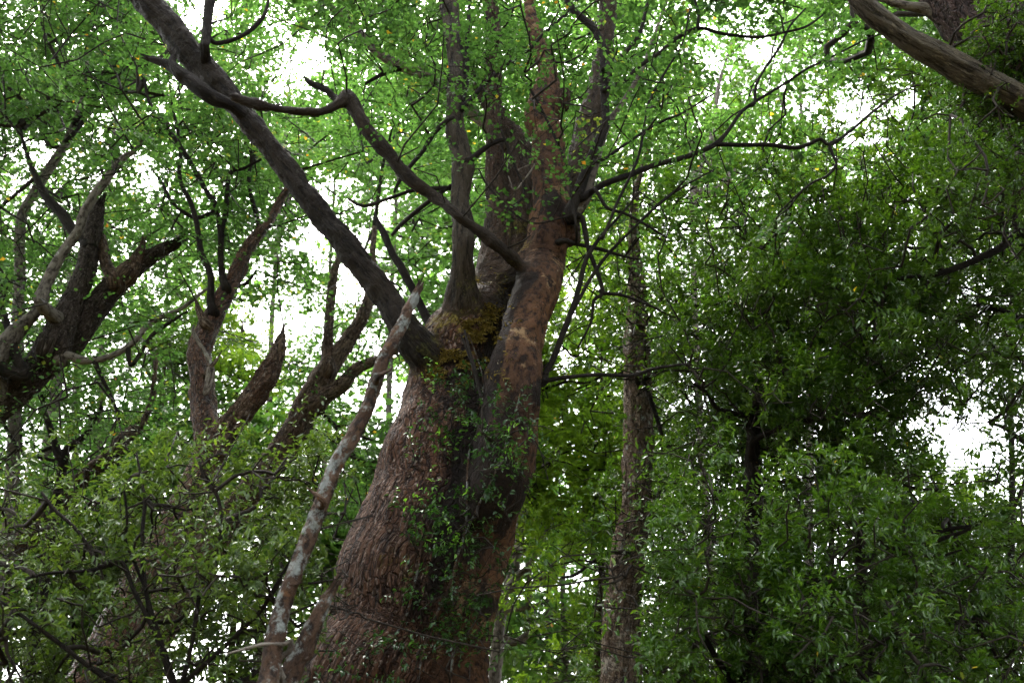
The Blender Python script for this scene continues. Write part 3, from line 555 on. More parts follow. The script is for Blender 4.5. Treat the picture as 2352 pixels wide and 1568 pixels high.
E3.limb('stem', [(165, 1060, 6), (168, 990, 5.5), (170, 922, 5), (174, 860, 4), (176, 820, 3)], 17, 'bark_grey', seg=10, step=.08)

# ------------------------------------------------------------------ right-hand trees
Ft = Tree('laurel_tree', 'straight brown trunk with peeling bark right of the old tree, half leaf-covered', 'tree', (0, 11, 0)); trees['F'] = Ft
Ft.limb('trunk', [(1427, 1640, 50), (1427, 1568, 48), (1428, 1445, 43), (1434, 1345, 41), (1447, 1245, 38), (1463, 1145, 37), (1467, 1045, 35), (1465, 922, 32), (1464, 806, 30), (1463, 730, 25), (1460, 650, 19), (1456, 560, 13), (1456, 480, 9), (1468, 400, 6), (1490, 320, 4)], 11, 'bark_peel', ground=True, seg=48, step=.055, lump=.06, rel=.016, fis=(14, 3), knots=6)
Ft.limb('branch', [(1440, 1270, 6), (1400, 1268, 5), (1360, 1290, 4), (1320, 1320, 4), (1290, 1325, 3)], 10.8, 'bark_dark', seg=8, step=.05)
Ft.limb('branch', [(1470, 860, 6), (1520, 1000, 5), (1515, 1120, 6), (1500, 1190, 5)], 10.6, 'bark_dark', seg=10, step=.05)
G = Tree('beech_tree', 'slim pale mossy tree with crooked branches in the gap right of the trunk', 'tree', (0, 16, 0)); trees['G'] = G
G.limb('trunk', [(1134, 1640, 15), (1137, 1545, 14.5), (1144, 1462, 13.5), (1154, 1378, 12.5), (1181, 1312, 12), (1191, 1245, 10), (1201, 1178, 9.5), (1217, 1112, 9), (1245, 1080, 9), (1268, 1055, 8), (1290, 1010, 6), (1300, 930, 4)], 16, 'bark_grey', ground=True, seg=24, step=.05, lump=.12, rel=.006)
for pts in ([(1155, 1372, 10), (1185, 1325, 9), (1217, 1298, 8), (1240, 1250, 6.5), (1256, 1210, 5), (1290, 1170, 3)], [(1214, 1300, 6), (1217, 1350, 5.5), (1213, 1400, 6), (1214, 1445, 6), (1200, 1462, 7), (1176, 1476, 8), (1160, 1458, 6)], [(1158, 1362, 7), (1195, 1345, 6), (1240, 1330, 5), (1290, 1290, 4), (1320, 1240, 3)], [(1190, 1262, 7), (1205, 1266, 7), (1222, 1250, 6), (1250, 1215, 5), (1265, 1190, 3)], [(1195, 1475, 5), (1230, 1440, 4), (1260, 1400, 3)], [(1170, 1400, 6), (1215, 1395, 5), (1240, 1385, 3)]):
    G.limb('branch', pts, 15.9, 'bark_grey', seg=10, step=.06, lump=.12)
H = Tree('old_beech_tree', 'massive purple-brown trunk in the top right corner with a mossy bough', 'tree', (3, 5.4, 0)); trees['H'] = H
H.limb('trunk', [(2640, 1100, 118), (2570, 760, 114), (2490, 460, 110), (2400, 260, 104), (2310, 110, 96), (2225, 0, 88), (2150, -120, 80), (2060, -300, 60)], 5.4, 'bark_wine', ground=True, seg=90, step=.045, lump=.08, rel=.012, fis=(14, 5), knots=8)
H.limb('bough', [(2480, 330, 40), (2400, 262, 36), (2352, 236, 34), (2301, 210, 33), (2235, 173, 32), (2168, 135, 30), (2101, 100, 27), (2041, 60, 24), (1998, 27, 25), (1968, -3, 22), (1925, -70, 18), (1860, -170, 10)], (5.1, 4.7), 'bark_bough', seg=44, step=.035, lump=.08, rel=.006, fis=(22, 4), knots=6)
H.limb('branch', [(2180, 40, 18), (2130, 20, 14), (2085, 13, 10), (2028, -5, 8), (1980, -50, 6)], 5.5, 'bark_grey', seg=16, step=.04)

I1 = Tree('laurel_tree', 'tall dense dark-green tree filling the right side above the near bush', 'tree', (2, 9, 0)); trees['I1'] = I1
I1.limb('trunk', [(1735, 1640, 24), (1735, 1400, 23), (1730, 1200, 22), (1728, 1050, 18), (1735, 960, 12), (1745, 880, 7)], 9.3, 'bark_dark', ground=True, seg=24, step=.06, lump=.08, rel=.006)
for pts in ([(1728, 1016, 8), (1760, 995, 7), (1801, 979, 7), (1851, 966, 6), (1901, 959, 5), (1950, 950, 3)], [(1715, 975, 7), (1735, 922, 6.5), (1761, 882, 6), (1795, 859, 5), (1840, 843, 3)], [(1735, 960, 6), (1651, 939, 6), (1628, 906, 5), (1595, 882, 4)], [(1770, 650, 6), (1830, 640, 5), (1868, 666, 5), (1921, 696, 4.5), (1978, 692, 4), (2030, 680, 3)], [(1728, 1140, 8), (1795, 1218, 6), (1815, 1210, 6), (1850, 1207, 5), (1900, 1190, 3)]):
    I1.limb('branch', pts, (9.0, 8.2), 'bark_dark', seg=10, step=.05, lump=.1)
I2 = Tree('laurel_bush', 'glossy dark-green broad-leaved bush nearest at the bottom right', 'bush', (1.5, 6.2, 0)); trees['I2'] = I2
I2.limb('stem', [(1690, 1720, 11), (1700, 1600, 10), (1720, 1480, 8), (1690, 1340, 6), (1660, 1230, 4)], 6.5, 'bark_dark', ground=True, seg=12, step=.05, lump=.1)
for pts in ([(1700, 1640, 9), (1780, 1520, 7), (1850, 1400, 6), (1880, 1310, 4)], [(1705, 1600, 9), (1640, 1500, 7), (1590, 1400, 5), (1560, 1300, 3)], [(1700, 1650, 9), (1850, 1580, 7), (1980, 1500, 5), (2080, 1440, 3)], [(1720, 1480, 6), (1760, 1380, 5), (1770, 1280, 3)]):
    I2.limb('stem', pts, (6.5, 6.1), 'bark_dark', seg=10, step=.05, lump=.1)
I3 = Tree('laurel_tree', 'dark yellow-green tree at the lower right with sweeping black branches', 'tree', (4, 9.5, 0)); trees['I3'] = I3
I3.limb('trunk', [(1990, 1640, 20), (1985, 1500, 17), (1980, 1380, 14), (1975, 1238, 9), (1991, 1178, 7), (2008, 1128, 5), (2030, 1040, 3)], 9.2, 'bark_dark', ground=True, seg=18, step=.05, lump=.1)
for pts in ([(1985, 1300, 7), (2018, 1255, 6), (2060, 1243, 6), (2101, 1238, 5.5), (2178, 1215, 5), (2268, 1205, 4), (2330, 1190, 2)], [(1985, 1330, 7), (2035, 1285, 6), (2088, 1265, 6), (2168, 1235, 5), (2218, 1218, 4), (2270, 1180, 2)], [(1990, 1400, 7), (2048, 1362, 5), (2081, 1338, 5), (2101, 1308, 4.5), (2151, 1297, 4), (2200, 1290, 2)], [(2010, 1265, 5), (2050, 1258, 5), (2100, 1272, 4.5), (2150, 1278, 4), (2210, 1262, 2)], [(2060, 1260, 4), (2068, 1300, 4), (2090, 1345, 4), (2105, 1380, 3)], [(1985, 1340, 5), (2030, 1300, 5), (2060, 1220, 4), (2090, 1190, 3)]):
    I3.limb('branch', pts, (9.0, 8.6), 'bark_dark', seg=10, step=.05, lump=.1)
I4 = Tree('laurel_tree', 'dark leafy tree along the right edge under the big mossy bough', 'tree', (6, 8, 0)); trees['I4'] = I4
I4.limb('trunk', [(2500, 1300, 34), (2480, 1000, 30), (2440, 750, 24), (2400, 600, 18), (2352, 532, 11), (2301, 566, 9), (2251, 592, 8), (2185, 619, 7), (2135, 632, 6), (2068, 639, 5), (2020, 650, 3)], 8.0, 'bark_dark', ground=True, seg=20, step=.05, lump=.1)
I4.limb('branch', [(2480, 1050, 14), (2400, 1040, 10), (2345, 1010, 7), (2310, 985, 5), (2270, 970, 3)], 8.0, 'bark_dark', seg=10, step=.05, lump=.1)
I4.limb('branch', [(2450, 800, 14), (2400, 760, 9), (2320, 720, 6), (2250, 700, 4), (2180, 720, 2)], 8.0, 'bark_dark', seg=10, step=.05, lump=.1)

# ------------------------------------------------------------------ bush at the lower left
J = Tree('leafy_bush', 'olive-green bush of slim pointed leaves filling the lower left', 'bush', (-1.5, 5.6, 0)); trees['J'] = J
J.limb('stem', [(420, 1760, 10), (415, 1640, 9), (385, 1530, 8), (345, 1400, 6), (330, 1320, 5), (328, 1220, 4.5), (333, 1150, 4), (320, 1080, 3), (312, 1040, 2)], 5.6, 'bark_dark', ground=True, seg=12, step=.04, lump=.1)
for pts in ([(415, 1640, 7), (380, 1520, 6), (350, 1440, 5), (310, 1360, 5), (280, 1290, 5), (230, 1300, 5), (205, 1260, 5), (175, 1215, 4), (125, 1170, 4), (95, 1130, 3)], [(410, 1600, 7), (440, 1480, 5), (465, 1330, 5), (500, 1270, 5), (508, 1200, 4.5), (500, 1140, 4), (470, 1100, 3.5), (458, 1060, 3)], [(330, 1340, 4), (300, 1270, 4), (288, 1240, 3.5), (292, 1190, 3), (283, 1110, 3)], [(430, 1560, 6), (520, 1480, 5), (600, 1400, 5), (660, 1300, 4), (720, 1220, 3)], [(420, 1600, 6), (560, 1560, 5), (640, 1500, 3)], [(400, 1640, 7), (250, 1560, 6), (140, 1480, 5), (60, 1420, 4), (0, 1380, 3)], [(280, 1290, 4), (200, 1310, 4), (110, 1316, 3.5), (60, 1330, 3), (20, 1355, 2)]):
    J.limb('stem', pts, (5.6, 5.4), 'bark_dark', seg=10, step=.04, lump=.1)

# ------------------------------------------------------------------ far trees closing the view
def far_tree(key, label, u, Y, vtop, r, lean=0, mat='bark_far', name='beech_tree', forks=()):
    t = Tree(name, label, 'tree', (0, Y, 0), 'trees closing the view behind'); trees[key] = t
    t.limb('trunk', [(u + lean*(1.4*f - 1) + 6*math.sin(9*f + u), 1700 + (vtop - 1700)*f, r*(1.2 - f)) for f in (0, .2, .4, .6, .75, .88, .98)], Y, mat, ground=True, seg=14, step=.12, lump=.1)
    for f in forks: t.limb('branch', f, Y, mat, seg=8, step=.1, lump=.1)
far_tree('K1', 'light-green far tree behind the trunk leaning in from the left edge', 250, 20, 60, 10, 60, 'bark_grey')
far_tree('K2', 'pale-green far tree showing between the big dark bough and the forked tree', 640, 22, 100, 10, 60, 'bark_grey', forks=([(640, 560, 6), (660, 470, 5), (700, 400, 3)], [(640, 600, 6), (600, 520, 5), (570, 420, 3)]))
far_tree('K3', 'light-green far tree seen behind the upright stems of the old tree', 905, 21, 60, 10, 20, 'bark_grey')
far_tree('K4', 'far tree with a thin pale trunk showing through the branches right of centre', 1590, 19, 60, 13, -60, 'bark_grey', forks=([(1590, 480, 10), (1600, 400, 9), (1640, 300, 7), (1650, 200, 5), (1680, 100, 3)], [(1640, 440, 11), (1680, 400, 10), (1690, 388, 9)]))
far_tree('K5', 'far tree with bright gaps of sky in its crown, upper right', 1850, 21, 40, 12, -20, 'bark_grey', forks=([(1850, 330, 7), (1800, 250, 5), (1780, 180, 3)],))
far_tree('K6', 'far light-green tree low in the gap between the two trunks', 1300, 22, 1080, 11, 10, 'bark_grey')
far_tree('K7', 'bright yellow-green bushy tree behind the snapped spire', 545, 18, 720, 9, 20, 'bark_far', 'bushy_tree')
far_tree('K8', 'fresh-green bushy tree between the old tree and the straight brown trunk', 1385, 14.5, 720, 9, 10, 'bark_far', 'bushy_tree')
far_tree('K9', 'mid-green bushy tree behind the curved pale branch on the left', 375, 16.5, 780, 9, 10, 'bark_far', 'bushy_tree')
far_tree('KB', 'dark tree mostly hidden behind the tall dense tree on the right', 1930, 14, 500, 9, 30, 'bark_dark', 'laurel_tree')
far_tree('KC', 'dark tree behind the glossy bush at the bottom right', 2120, 13.5, 1150, 9, 20, 'bark_dark', 'laurel_tree')
far_tree('KD', 'shaded tree behind the mossy bough at the right edge', 2330, 12, 250, 9, 20, 'bark_dark', 'laurel_tree')
far_tree('KF', 'faint farthest tree filling the gaps around the big dark bough', 760, 28, 150, 9, 30, 'bark_grey')
far_tree('KI', 'pale far tree low between the old trunk and the straight brown trunk', 1270, 25, 1000, 9, 14, 'bark_grey')
far_tree('KH', 'faint farthest tree filling the gaps among the left-hand trunks', 190, 27, 150, 9, 30, 'bark_grey')
far_tree('KG', 'faint farthest tree filling the gaps right of the upright stems', 1440, 28, 100, 9, -20, 'bark_grey')
far_tree('KE', 'green far tree behind the bush and leaning trunks at lower left', 330, 17, 1000, 9, 60, 'bark_far', 'bushy_tree')
far_tree('KA', 'sunlit far tree under the bright sky gap at the right edge', 2210, 15, 1060, 10, 10, 'bark_far', 'bushy_tree')

# ------------------------------------------------------------------ foliage
# how much of the sky the leaves cover, 24 x 16 cells of 98 sketch px (0 open .. 9 closed)
COVER = """788856788888888876788999
888866667888888776778999
887777667888888877667899
667777777888888888778999
667667767788888888889999
777777756778888788999999
887777646788888888999999
777787557888888899999998
877888876599988999999988
777888875699999999999757
778999887799989999999726
889999988899989999999888
899999889999888899999998
999998799999878899999998
899998899999888899999999
899988999998899999999999""".split()
COV = np.array([[int(c) for c in r_] for r_ in COVER], float)
GAPS = [(455, 35, 45, 45), (700, 140, 62, 62), (405, 205, 30, 26), (330, 400, 32, 55), (595, 620, 34, 36), (730, 550, 60, 55), (800, 640, 45, 80), (700, 740, 60, 55), (630, 770, 42, 48), (850, 910, 55, 60), (915, 930, 28, 60), (1312, 660, 24, 45), (2205, 1010, 88, 48), (2260, 1050, 50, 40), (2120, 965, 45, 24), (1840, 245, 46, 34), (1745, 120, 42, 40), (80, 350, 55, 34), (500, 20, 26, 45), (620, 60, 30, 25), (1292, 830, 18, 60), (1312, 1325, 34, 38), (1290, 1110, 26, 40), (640, 1395, 26, 44), (1960, 265, 40, 22), (230, 805, 16, 14), (640, 200, 34, 26), (1640, 130, 26, 22), (1280, 520, 20, 40), (890, 480, 34, 30), (740, 440, 40, 40), (850, 560, 30, 40), (545, 690, 30, 26), (480, 440, 22, 26)]
def gapness(u, v):
    g = np.zeros_like(u)
    for a, b, ra, rb in GAPS:
        ra, rb = ra*.85, rb*.85
        g = np.maximum(g, np.clip(1.6 - np.sqrt(((u - a)/ra)**2 + ((v - b)/rb)**2)*1.05, 0, 1))
    return g
def cover(u, v):
    x = np.clip(u/98 - .5, 0, 22.999); y = np.clip(v/98 - .5, 0, 14.999)
    i, j = y.astype(int), x.astype(int); fy, fx = y - i, x - j
    return (COV[i, j]*(1-fy)*(1-fx) + COV[i+1, j]*fy*(1-fx) + COV[i, j+1]*(1-fy)*fx + COV[i+1, j+1]*fy*fx)/9.0
# tree: mean distance, half depth, style, leaf length, leaves per spray, spray length, density, material, blobs (u, v, ru, rv, weight)
SPEC = {
 'A':  (8.2, 1.7, 'beech', .055, 60, .55, .9, 'beech', [(1150, 60, 400, 230, 1.), (1500, 200, 380, 240, 1.), (820, 130, 200, 190, .5), (1200, -250, 900, 300, 1.2)]),
 'B':  (11.5, 2.4, 'beech', .063, 64, .68, 1.3, 'beech', [(60, 80, 330, 330, 1.), (40, 700, 220, 300, .8), (300, 300, 200, 250, .5)]),
 'B2': (14, 2.0, 'beech', .068, 60, .75, 1.35, 'beech', [(200, 250, 260, 300, .7), (100, 500, 200, 200, .5)]),
 'C':  (11, 1.8, 'beech', .054, 64, .65, 1.35, 'beech', [(560, 330, 230, 260, .9), (470, 100, 220, 160, .6), (580, 560, 120, 120, .5)]),
 'D':  (13.5, 1.8, 'beech', .066, 60, .75, 1.2, 'beech', [(830, 420, 180, 250, .7), (720, 800, 100, 90, .6), (870, 720, 70, 110, .6), (880, 1090, 90, 110, .9)]),
 'E':  (15, 2.2, 'beech', .075, 60, .8, 1.2, 'beech', [(150, 1080, 230, 180, .9), (330, 960, 120, 120, .6)]),
 'E2': (12.8, 1.4, 'beech', .060, 60, .65, 1.1, 'beech', [(90, 980, 190, 150, .7)]),
 'E3': (18, 2., 'beech', .085, 60, .9, 1.2, 'far', [(150, 820, 220, 180, .5)]),
 'K1': (21, 3., 'beech', .105, 60, 1.0, 1.25, 'far', [(250, 420, 300, 450, .5)]),
 'K2': (23, 3., 'beech', .110, 60, 1.1, 1.25, 'far', [(640, 420, 260, 400, .6)]),
 'K3': (22, 3., 'beech', .132, 60, 1.1, 1.1, 'far', [(960, 420, 240, 430, .7)]),
 'K4': (20, 3., 'beech', .108, 60, 1.0, 1.1, 'far', [(1480, 360, 280, 380, .7)]),
 'K5': (21, 3., 'beech', .122, 60, 1.0, 1.1, 'far', [(1850, 220, 280, 300, .8)]),
 'K6': (22, 3., 'beech', .138, 60, 1.0, 1.3, 'far', [(1270, 1400, 190, 250, 1.3), (1300, 1200, 90, 200, .9)]),
 'K7': (18, 1.2, 'lance', .11, 50, .6, 1.1, 'bright', [(545, 830, 75, 110, 1.6), (600, 960, 90, 90, .8)]),
 'K8': (14.5, 1.1, 'lance', .125, 56, .6, 1.5, 'bright', [(1360, 960, 130, 290, 2.4), (1330, 1280, 100, 200, 1.2)]),
 'K9': (16.5, 1.3, 'lance', .09, 50, .6, 1.2, 'laurel', [(375, 880, 75, 120, 1.4)]),
 'KA': (15, 1.5, 'lance', .085, 50, .6, 1.2, 'bright', [(2230, 1140, 110, 70, 1.6), (2330, 1290, 50, 120, .9)]),
 'KB': (14, 1.5, 'lance', .145, 44, .7, 1.2, 'laurel', [(1900, 800, 280, 330, 1.2)]),
 'KC': (13.5, 1.5, 'lance', .155, 44, .7, 1.7, 'laurel', [(2150, 1400, 250, 260, 1.3), (1750, 1450, 280, 200, 1.3)]),
 'KD': (12, 1.4, 'lance', .12, 44, .65, 1.2, 'laurel', [(2280, 600, 180, 350, 1.2)]),
 'KF': (28, 3., 'beech', .22, 54, 1.5, 1.4, 'far', [(720, 380, 400, 420, 1.3), (880, 900, 110, 150, .6)]),
 'KH': (27, 3., 'beech', .22, 54, 1.5, 1.2, 'far', [(150, 420, 330, 480, 1.2)]),
 'A2': (5.95, .5, 'beech', .040, 44, .45, .5, 'beech', [(1130, 110, 260, 190, .9), (1330, 260, 200, 150, .7)]),
 'KG': (28, 3., 'beech', .22, 54, 1.5, 1., 'far', [(1420, 300, 420, 420, 1.2)]),
 'KI': (25, 2.5, 'beech', .20, 54, 1.4, 1.2, 'far', [(1290, 1250, 150, 330, 1.2)]),
 'KE': (17, 1.6, 'beech', .19, 50, 1.0, 1.7, 'far', [(200, 1300, 300, 260, 1.3), (640, 1250, 150, 230, 1.), (800, 1200, 110, 170, 1.2), (480, 1050, 200, 120, .8)]),
 'F':  (11, 1.8, 'lance', .072, 56, .55, .95, 'laurel', [(1530, 620, 170, 260, 1.), (1540, 1000, 120, 250, .9), (1500, 1350, 130, 250, .6)]),
 'I1': (9.3, 1.7, 'lance', .074, 60, .50, .95, 'laurel', [(1850, 650, 330, 330, 1.4), (1750, 1000, 260, 220, 1.1)]),
 'I2': (6.2, .75, 'lance', .056, 60, .40, 1.05, 'laurel', [(1780, 1400, 300, 190, 2.4), (1640, 1240, 150, 120, 1.2), (1900, 1560, 300, 130, 2.)]),
 'I3': (9.6, 1.2, 'lance', .081, 60, .50, .95, 'laurel', [(2180, 1330, 170, 230, 1.8), (2260, 1550, 200, 150, 1.6), (2000, 1080, 120, 120, .8)]),
 'I4': (8.0, 1.4, 'lance', .080, 60, .48, .8, 'laurel', [(2250, 600, 230, 280, 1.6), (2080, 280, 150, 130, .8), (2280, 330, 110, 120, 1.2), (2330, 850, 150, 150, 1.2), (2350, 1150, 80, 200, 1.0)]),
 'H':  (4.95, .3, 'lance', .037, 56, .28, .8, 'laurel', [(2325, 290, 85, 130, 2.6), (2348, 110, 45, 120, 1.6), (2270, 240, 60, 60, 1.)]),
 'J':  (5.75, .75, 'lance', .048, 52, .36, .80, 'olive', [(330, 1420, 400, 230, 3.0), (640, 1190, 150, 120, 2.0), (250, 1150, 190, 90, 1.4), (430, 1080, 150, 50, 1.0)]),
}
CELL = 40
gu, gv = np.meshgrid(np.arange(-180, 2540, CELL) + CELL/2, np.arange(-480, 1700, CELL) + CELL/2)
gc = np.clip(cover(gu, gv), .02, .985)
tau = -np.log(1 - gc*.965)*(1 - .6*gapness(gu, gv))
keys = list(SPEC)
Wt = np.stack([np.max([b[4]*np.exp(-((gu - b[0])/b[2])**2 - ((gv - b[1])/b[3])**2) for b in SPEC[k][8]], 0) for k in keys])
Wt = np.where(Wt < .03, 0, Wt)
BACK = np.array([k in ('KB', 'KC', 'KD', 'KE', 'KF', 'KG', 'KH', 'A2', 'KI') for k in keys])
Wn = Wt/np.maximum(Wt[~BACK].sum(0), .25); Wn[BACK] = np.minimum(Wt[BACK], 1)*np.array([{'KE': 1.0, 'KC': .75, 'KI': 1.0}.get(k, .45) for k in keys])[BACK][:, None, None]

def unit(a): return a/(np.linalg.norm(a, axis=-1, keepdims=True) + 1e-9)
def perp(a, n): return unit(n - a*(a*n).sum(-1, keepdims=True))
LEAF4 = np.array([(0, 0, 0), (.32, .5, .10), (.74, .38, .08), (1, 0, -.06), (.74, -.38, .08), (.32, -.5, .10)])
KITE = np.array([(0, 0, 0), (.45, .5, .10), (1, 0, -.04), (.45, -.5, .10)])
FACEK = np.array([[0, 1, 2], [0, 2, 3]])
FACE4 = np.array([[0, 1, 2, 3], [0, 3, 4, 5]])
LEAF6 = np.array([(0, 0, 0), (.26, .42, .13), (.68, .40, .06), (1, 0, -.20), (.68, -.40, .06), (.26, -.42, .13), (.5, 0, .02)])
FACE6 = np.array([[0, 1, 6], [1, 2, 6], [2, 3, 6], [3, 4, 6], [4, 5, 6], [5, 0, 6]])

def spray_leaves(c, K, L, sl, style, a=None):
    """c: (n,3) spray middles -> leaf base, direction, normal, length for n*K leaves, plus spray start and axis"""
    n = len(c)
    if style == 'beech':
        az = rng.uniform(0, 2*math.pi, n); el = rng.normal(-.05, .30, n)
        a = np.stack([np.cos(az)*np.cos(el), np.sin(az)*np.cos(el), np.sin(el)], -1) if a is None else a
        up = unit(np.array([0, 0, 1.]) + rng.normal(0, .32, (n, 3))); nrm = perp(a, up); side = np.cross(nrm, a)
        len_ = sl*rng.uniform(.7, 1.25, n); start = c - a*len_[:, None]*.5
        j = rng.integers(0, 6, (n, K)); sg = np.where(j % 2 == 0, 1., -1.); t0 = (j + rng.uniform(-.2, .2, (n, K)))/6.0
        ang = np.where(j == 5, rng.normal(0, .15, (n, K)), sg*(.75 + rng.normal(0, .12, (n, K))))
        q = rng.uniform(.05, 1, (n, K)); ll = len_[:, None]*(.50 - .25*t0)
        da = np.cos(ang)[..., None]*a[:, None] + np.sin(ang)[..., None]*side[:, None]
        pos = start[:, None] + a[:, None]*(t0*len_[:, None])[..., None] + da*(q*ll)[..., None] + nrm[:, None]*(rng.normal(0, .035, (n, K))*len_[:, None])[..., None] - np.array([0, 0, 1.])*((q*ll)**2*.35)[..., None]
        la = np.where(rng.random((n, K)) < .5, 1, -1)*rng.uniform(.5, 1.2, (n, K))
        dd = np.cross(nrm[:, None], da); d = np.cos(la)[..., None]*da + np.sin(la)[..., None]*dd
        d = unit(d + rng.normal(0, .22, (n, K, 3)) + np.array([0, 0, -.12]))
        nn_ = perp(d, nrm[:, None] + rng.normal(0, .42, (n, K, 3)))
    else:
        az = rng.uniform(0, 2*math.pi, n); el = rng.normal(.45, .40, n)
        a = np.stack([np.cos(az)*np.cos(el), np.sin(az)*np.cos(el), np.sin(el)], -1) if a is None else a
        up = unit(np.array([0, 0, 1.]) + rng.normal(0, .25, (n, 3))); nrm = perp(a, up); side = np.cross(nrm, a)
        len_ = sl*rng.uniform(.7, 1.25, n); start = c - a*len_[:, None]*.55
        ns = 5; j = rng.integers(0, ns, (n, K))
        sdir = unit(a[:, None] + .75*rng.normal(0, .6, (n, ns, 3)) + np.array([0, 0, .12])); st0 = np.sort(rng.uniform(0, .7, (n, ns)), 1); st0[:, 0] = .55
        ii = np.arange(n)[:, None]
        s = sdir[ii, j]; t0 = st0[ii, j]; q = rng.uniform(.15, 1, (n, K))**.7
        ll = len_[:, None]*.55
        pos = start[:, None] + a[:, None]*(t0*len_[:, None])[..., None] + s*(q*ll)[..., None]
        ph = rng.uniform(0, 2*math.pi, (n, K)); rv = perp(s, rng.normal(0, 1, (n, K, 3)))
        al = rng.normal(1.0, .22, (n, K))
        d = unit(np.cos(al)[..., None]*s + np.sin(al)[..., None]*rv + np.array([0, 0, -.28]))
        nn_ = perp(d, np.array([0, 0, 1.]) + .5*s + rng.normal(0, .38, (n, K, 3)))
    lens = L*rng.uniform(.6, 1.2, (n, K))
    return pos.reshape(-1, 3), d.reshape(-1, 3), nn_.reshape(-1, 3), lens.ravel(), start, a, len_

def leaf_mesh(name, pos, d, nn_, ln, wid, tint, mat, parent, shape, kind=None):
    Lv, Lf = {6: (LEAF6, FACE6), 4: (LEAF4, FACE4), 2: (KITE, FACEK)}[shape]
    b = np.cross(nn_, d); w_ = wid*rng.uniform(.85, 1.15, len(ln))
    V = pos[:, None] + d[:, None]*(Lv[None, :, 0, None]*ln[:, None, None]) + b[:, None]*(Lv[None, :, 1, None]*(ln*w_)[:, None, None]) + nn_[:, None]*(Lv[None, :, 2, None]*(ln*rng.uniform(.3, 1.4, len(ln)))[:, None, None])
    k = len(Lv); fl = (Lf[None] + (np.arange(len(ln))*k)[:, None, None]).reshape(-1)
    o = mesh_obj(name, V.reshape(-1, 3), fl, np.full(len(ln)*len(Lf), Lf.shape[1]), mat, parent, {'tint': np.repeat(tint, k)})
    if kind: o['kind'] = kind
    return o

def prisms(name, P0, P1, P2, r0, r2, mat, parent, sides=3, straight=False):
    """many thin bent twigs in one mesh: three rings each"""
    n = len(P0)
    if n == 0: return
    T = unit(P2 - P0); N = perp(T, np.array([.3, .5, .8]) + 0*T); Bn = np.cross(T, N)
    th = np.arange(sides)*2*math.pi/sides
    D = N[:, None]*np.cos(th)[None, :, None] + Bn[:, None]*np.sin(th)[None, :, None]
    r0 = np.broadcast_to(r0, n); r2 = np.broadcast_to(r2, n); r1 = (r0 + r2)/2
    rings = [P0[:, None] + D*r0[:, None, None], P1[:, None] + D*r1[:, None, None], P2[:, None] + D*r2[:, None, None]]
    if straight: del rings[1]
    nr = len(rings); V = np.stack(rings, 1)
    f = []
    for k in range(nr - 1):
        for j in range(sides):
            j2 = (j + 1) % sides; f.append([k*sides + j, k*sides + j2, (k + 1)*sides + j2, (k + 1)*sides + j])
    f = np.array(f); fl = (f[None] + (np.arange(n)*nr*sides)[:, None, None]).reshape(-1)
    V = V.reshape(-1, 3)
    o = mesh_obj(name, V, fl, np.full(n*len(f), 4), mat, parent, {'bk': V*1.0, 'mossy': np.zeros(len(V))}, smooth=True)
    o['kind'] = 'stuff'; return o

def grow(tree, starts, rbase, lam=.35, rmin=.0035, parent=None):
    """join the sprays to the limbs by a branching tree of twigs (shortest joins, thicker where they carry more)"""
    X = np.vstack(tree.nodes); n0 = len(X); S = starts; n = len(S)
    if n == 0: return
    pl = np.zeros(n0 + n); par = np.full(n0 + n, -1); pos = np.vstack([X, S])
    dist = np.full(n, 1e9); best = np.zeros(n, int); done = np.zeros(n, bool)
    for c0 in range(0, n, 400):
        dd = np.linalg.norm(S[c0:c0+400, None] - X[None], axis=2); best[c0:c0+400] = dd.argmin(1); dist[c0:c0+400] = dd.min(1)
    order = []
    for _ in range(n):
        k = int(np.argmin(np.where(done, 1e18, dist))); done[k] = True; par[n0 + k] = best[k]; order.append(k)
        pl[n0 + k] = pl[best[k]] + np.linalg.norm(S[k] - pos[best[k]])
        nd_ = np.linalg.norm(S - S[k], axis=1) + lam*pl[n0 + k]
        imp = nd_ < dist; dist[imp] = nd_[imp]; best[imp] = n0 + k
    cnt = np.ones(n0 + n)
    for k in order[::-1]: cnt[par[n0 + k]] += cnt[n0 + k]
    ks = np.array(order); pa = par[n0 + ks]; P0, P2 = pos[pa], S[ks]
    r2 = rmin + rbase*np.sqrt(cnt[n0 + ks]); r0 = np.where(pa >= n0, rmin + rbase*np.sqrt(np.minimum(cnt[pa], cnt[n0 + ks]*2.2)), r2*1.3)
    L_ = np.linalg.norm(P2 - P0, axis=1)
    P1 = (P0 + P2)/2 + rng.normal(0, .10, (n, 3))*L_[:, None]
    prisms('twigs', P0, P1, P2, r0, r2, M['twig'], tree.root, 4 if rmin < .004 else 3, straight=S[:, 1].mean() > 10)

stat = {}
keep_leaves = {}
def thin_leaves(pos, near=1e8, front=.82):
    u, v, t = proj(pos)
    x = np.clip((u/4).astype(int), 0, MW - 1); y = np.clip((v/4).astype(int), 0, MH - 1)
    inside = (u > 0) & (u < 2352) & (v > 0) & (v < 1568)
    hid = inside & (maskY[y, x] < 1e8) & (pos[:, 1] < maskY[y, x]) & (rng.random(len(pos)) < np.where(maskY[y, x] < near, front, .6))
    g = gapness(u, v); gap = rng.random(len(pos)) < .62*g
    return ~(hid | gap)

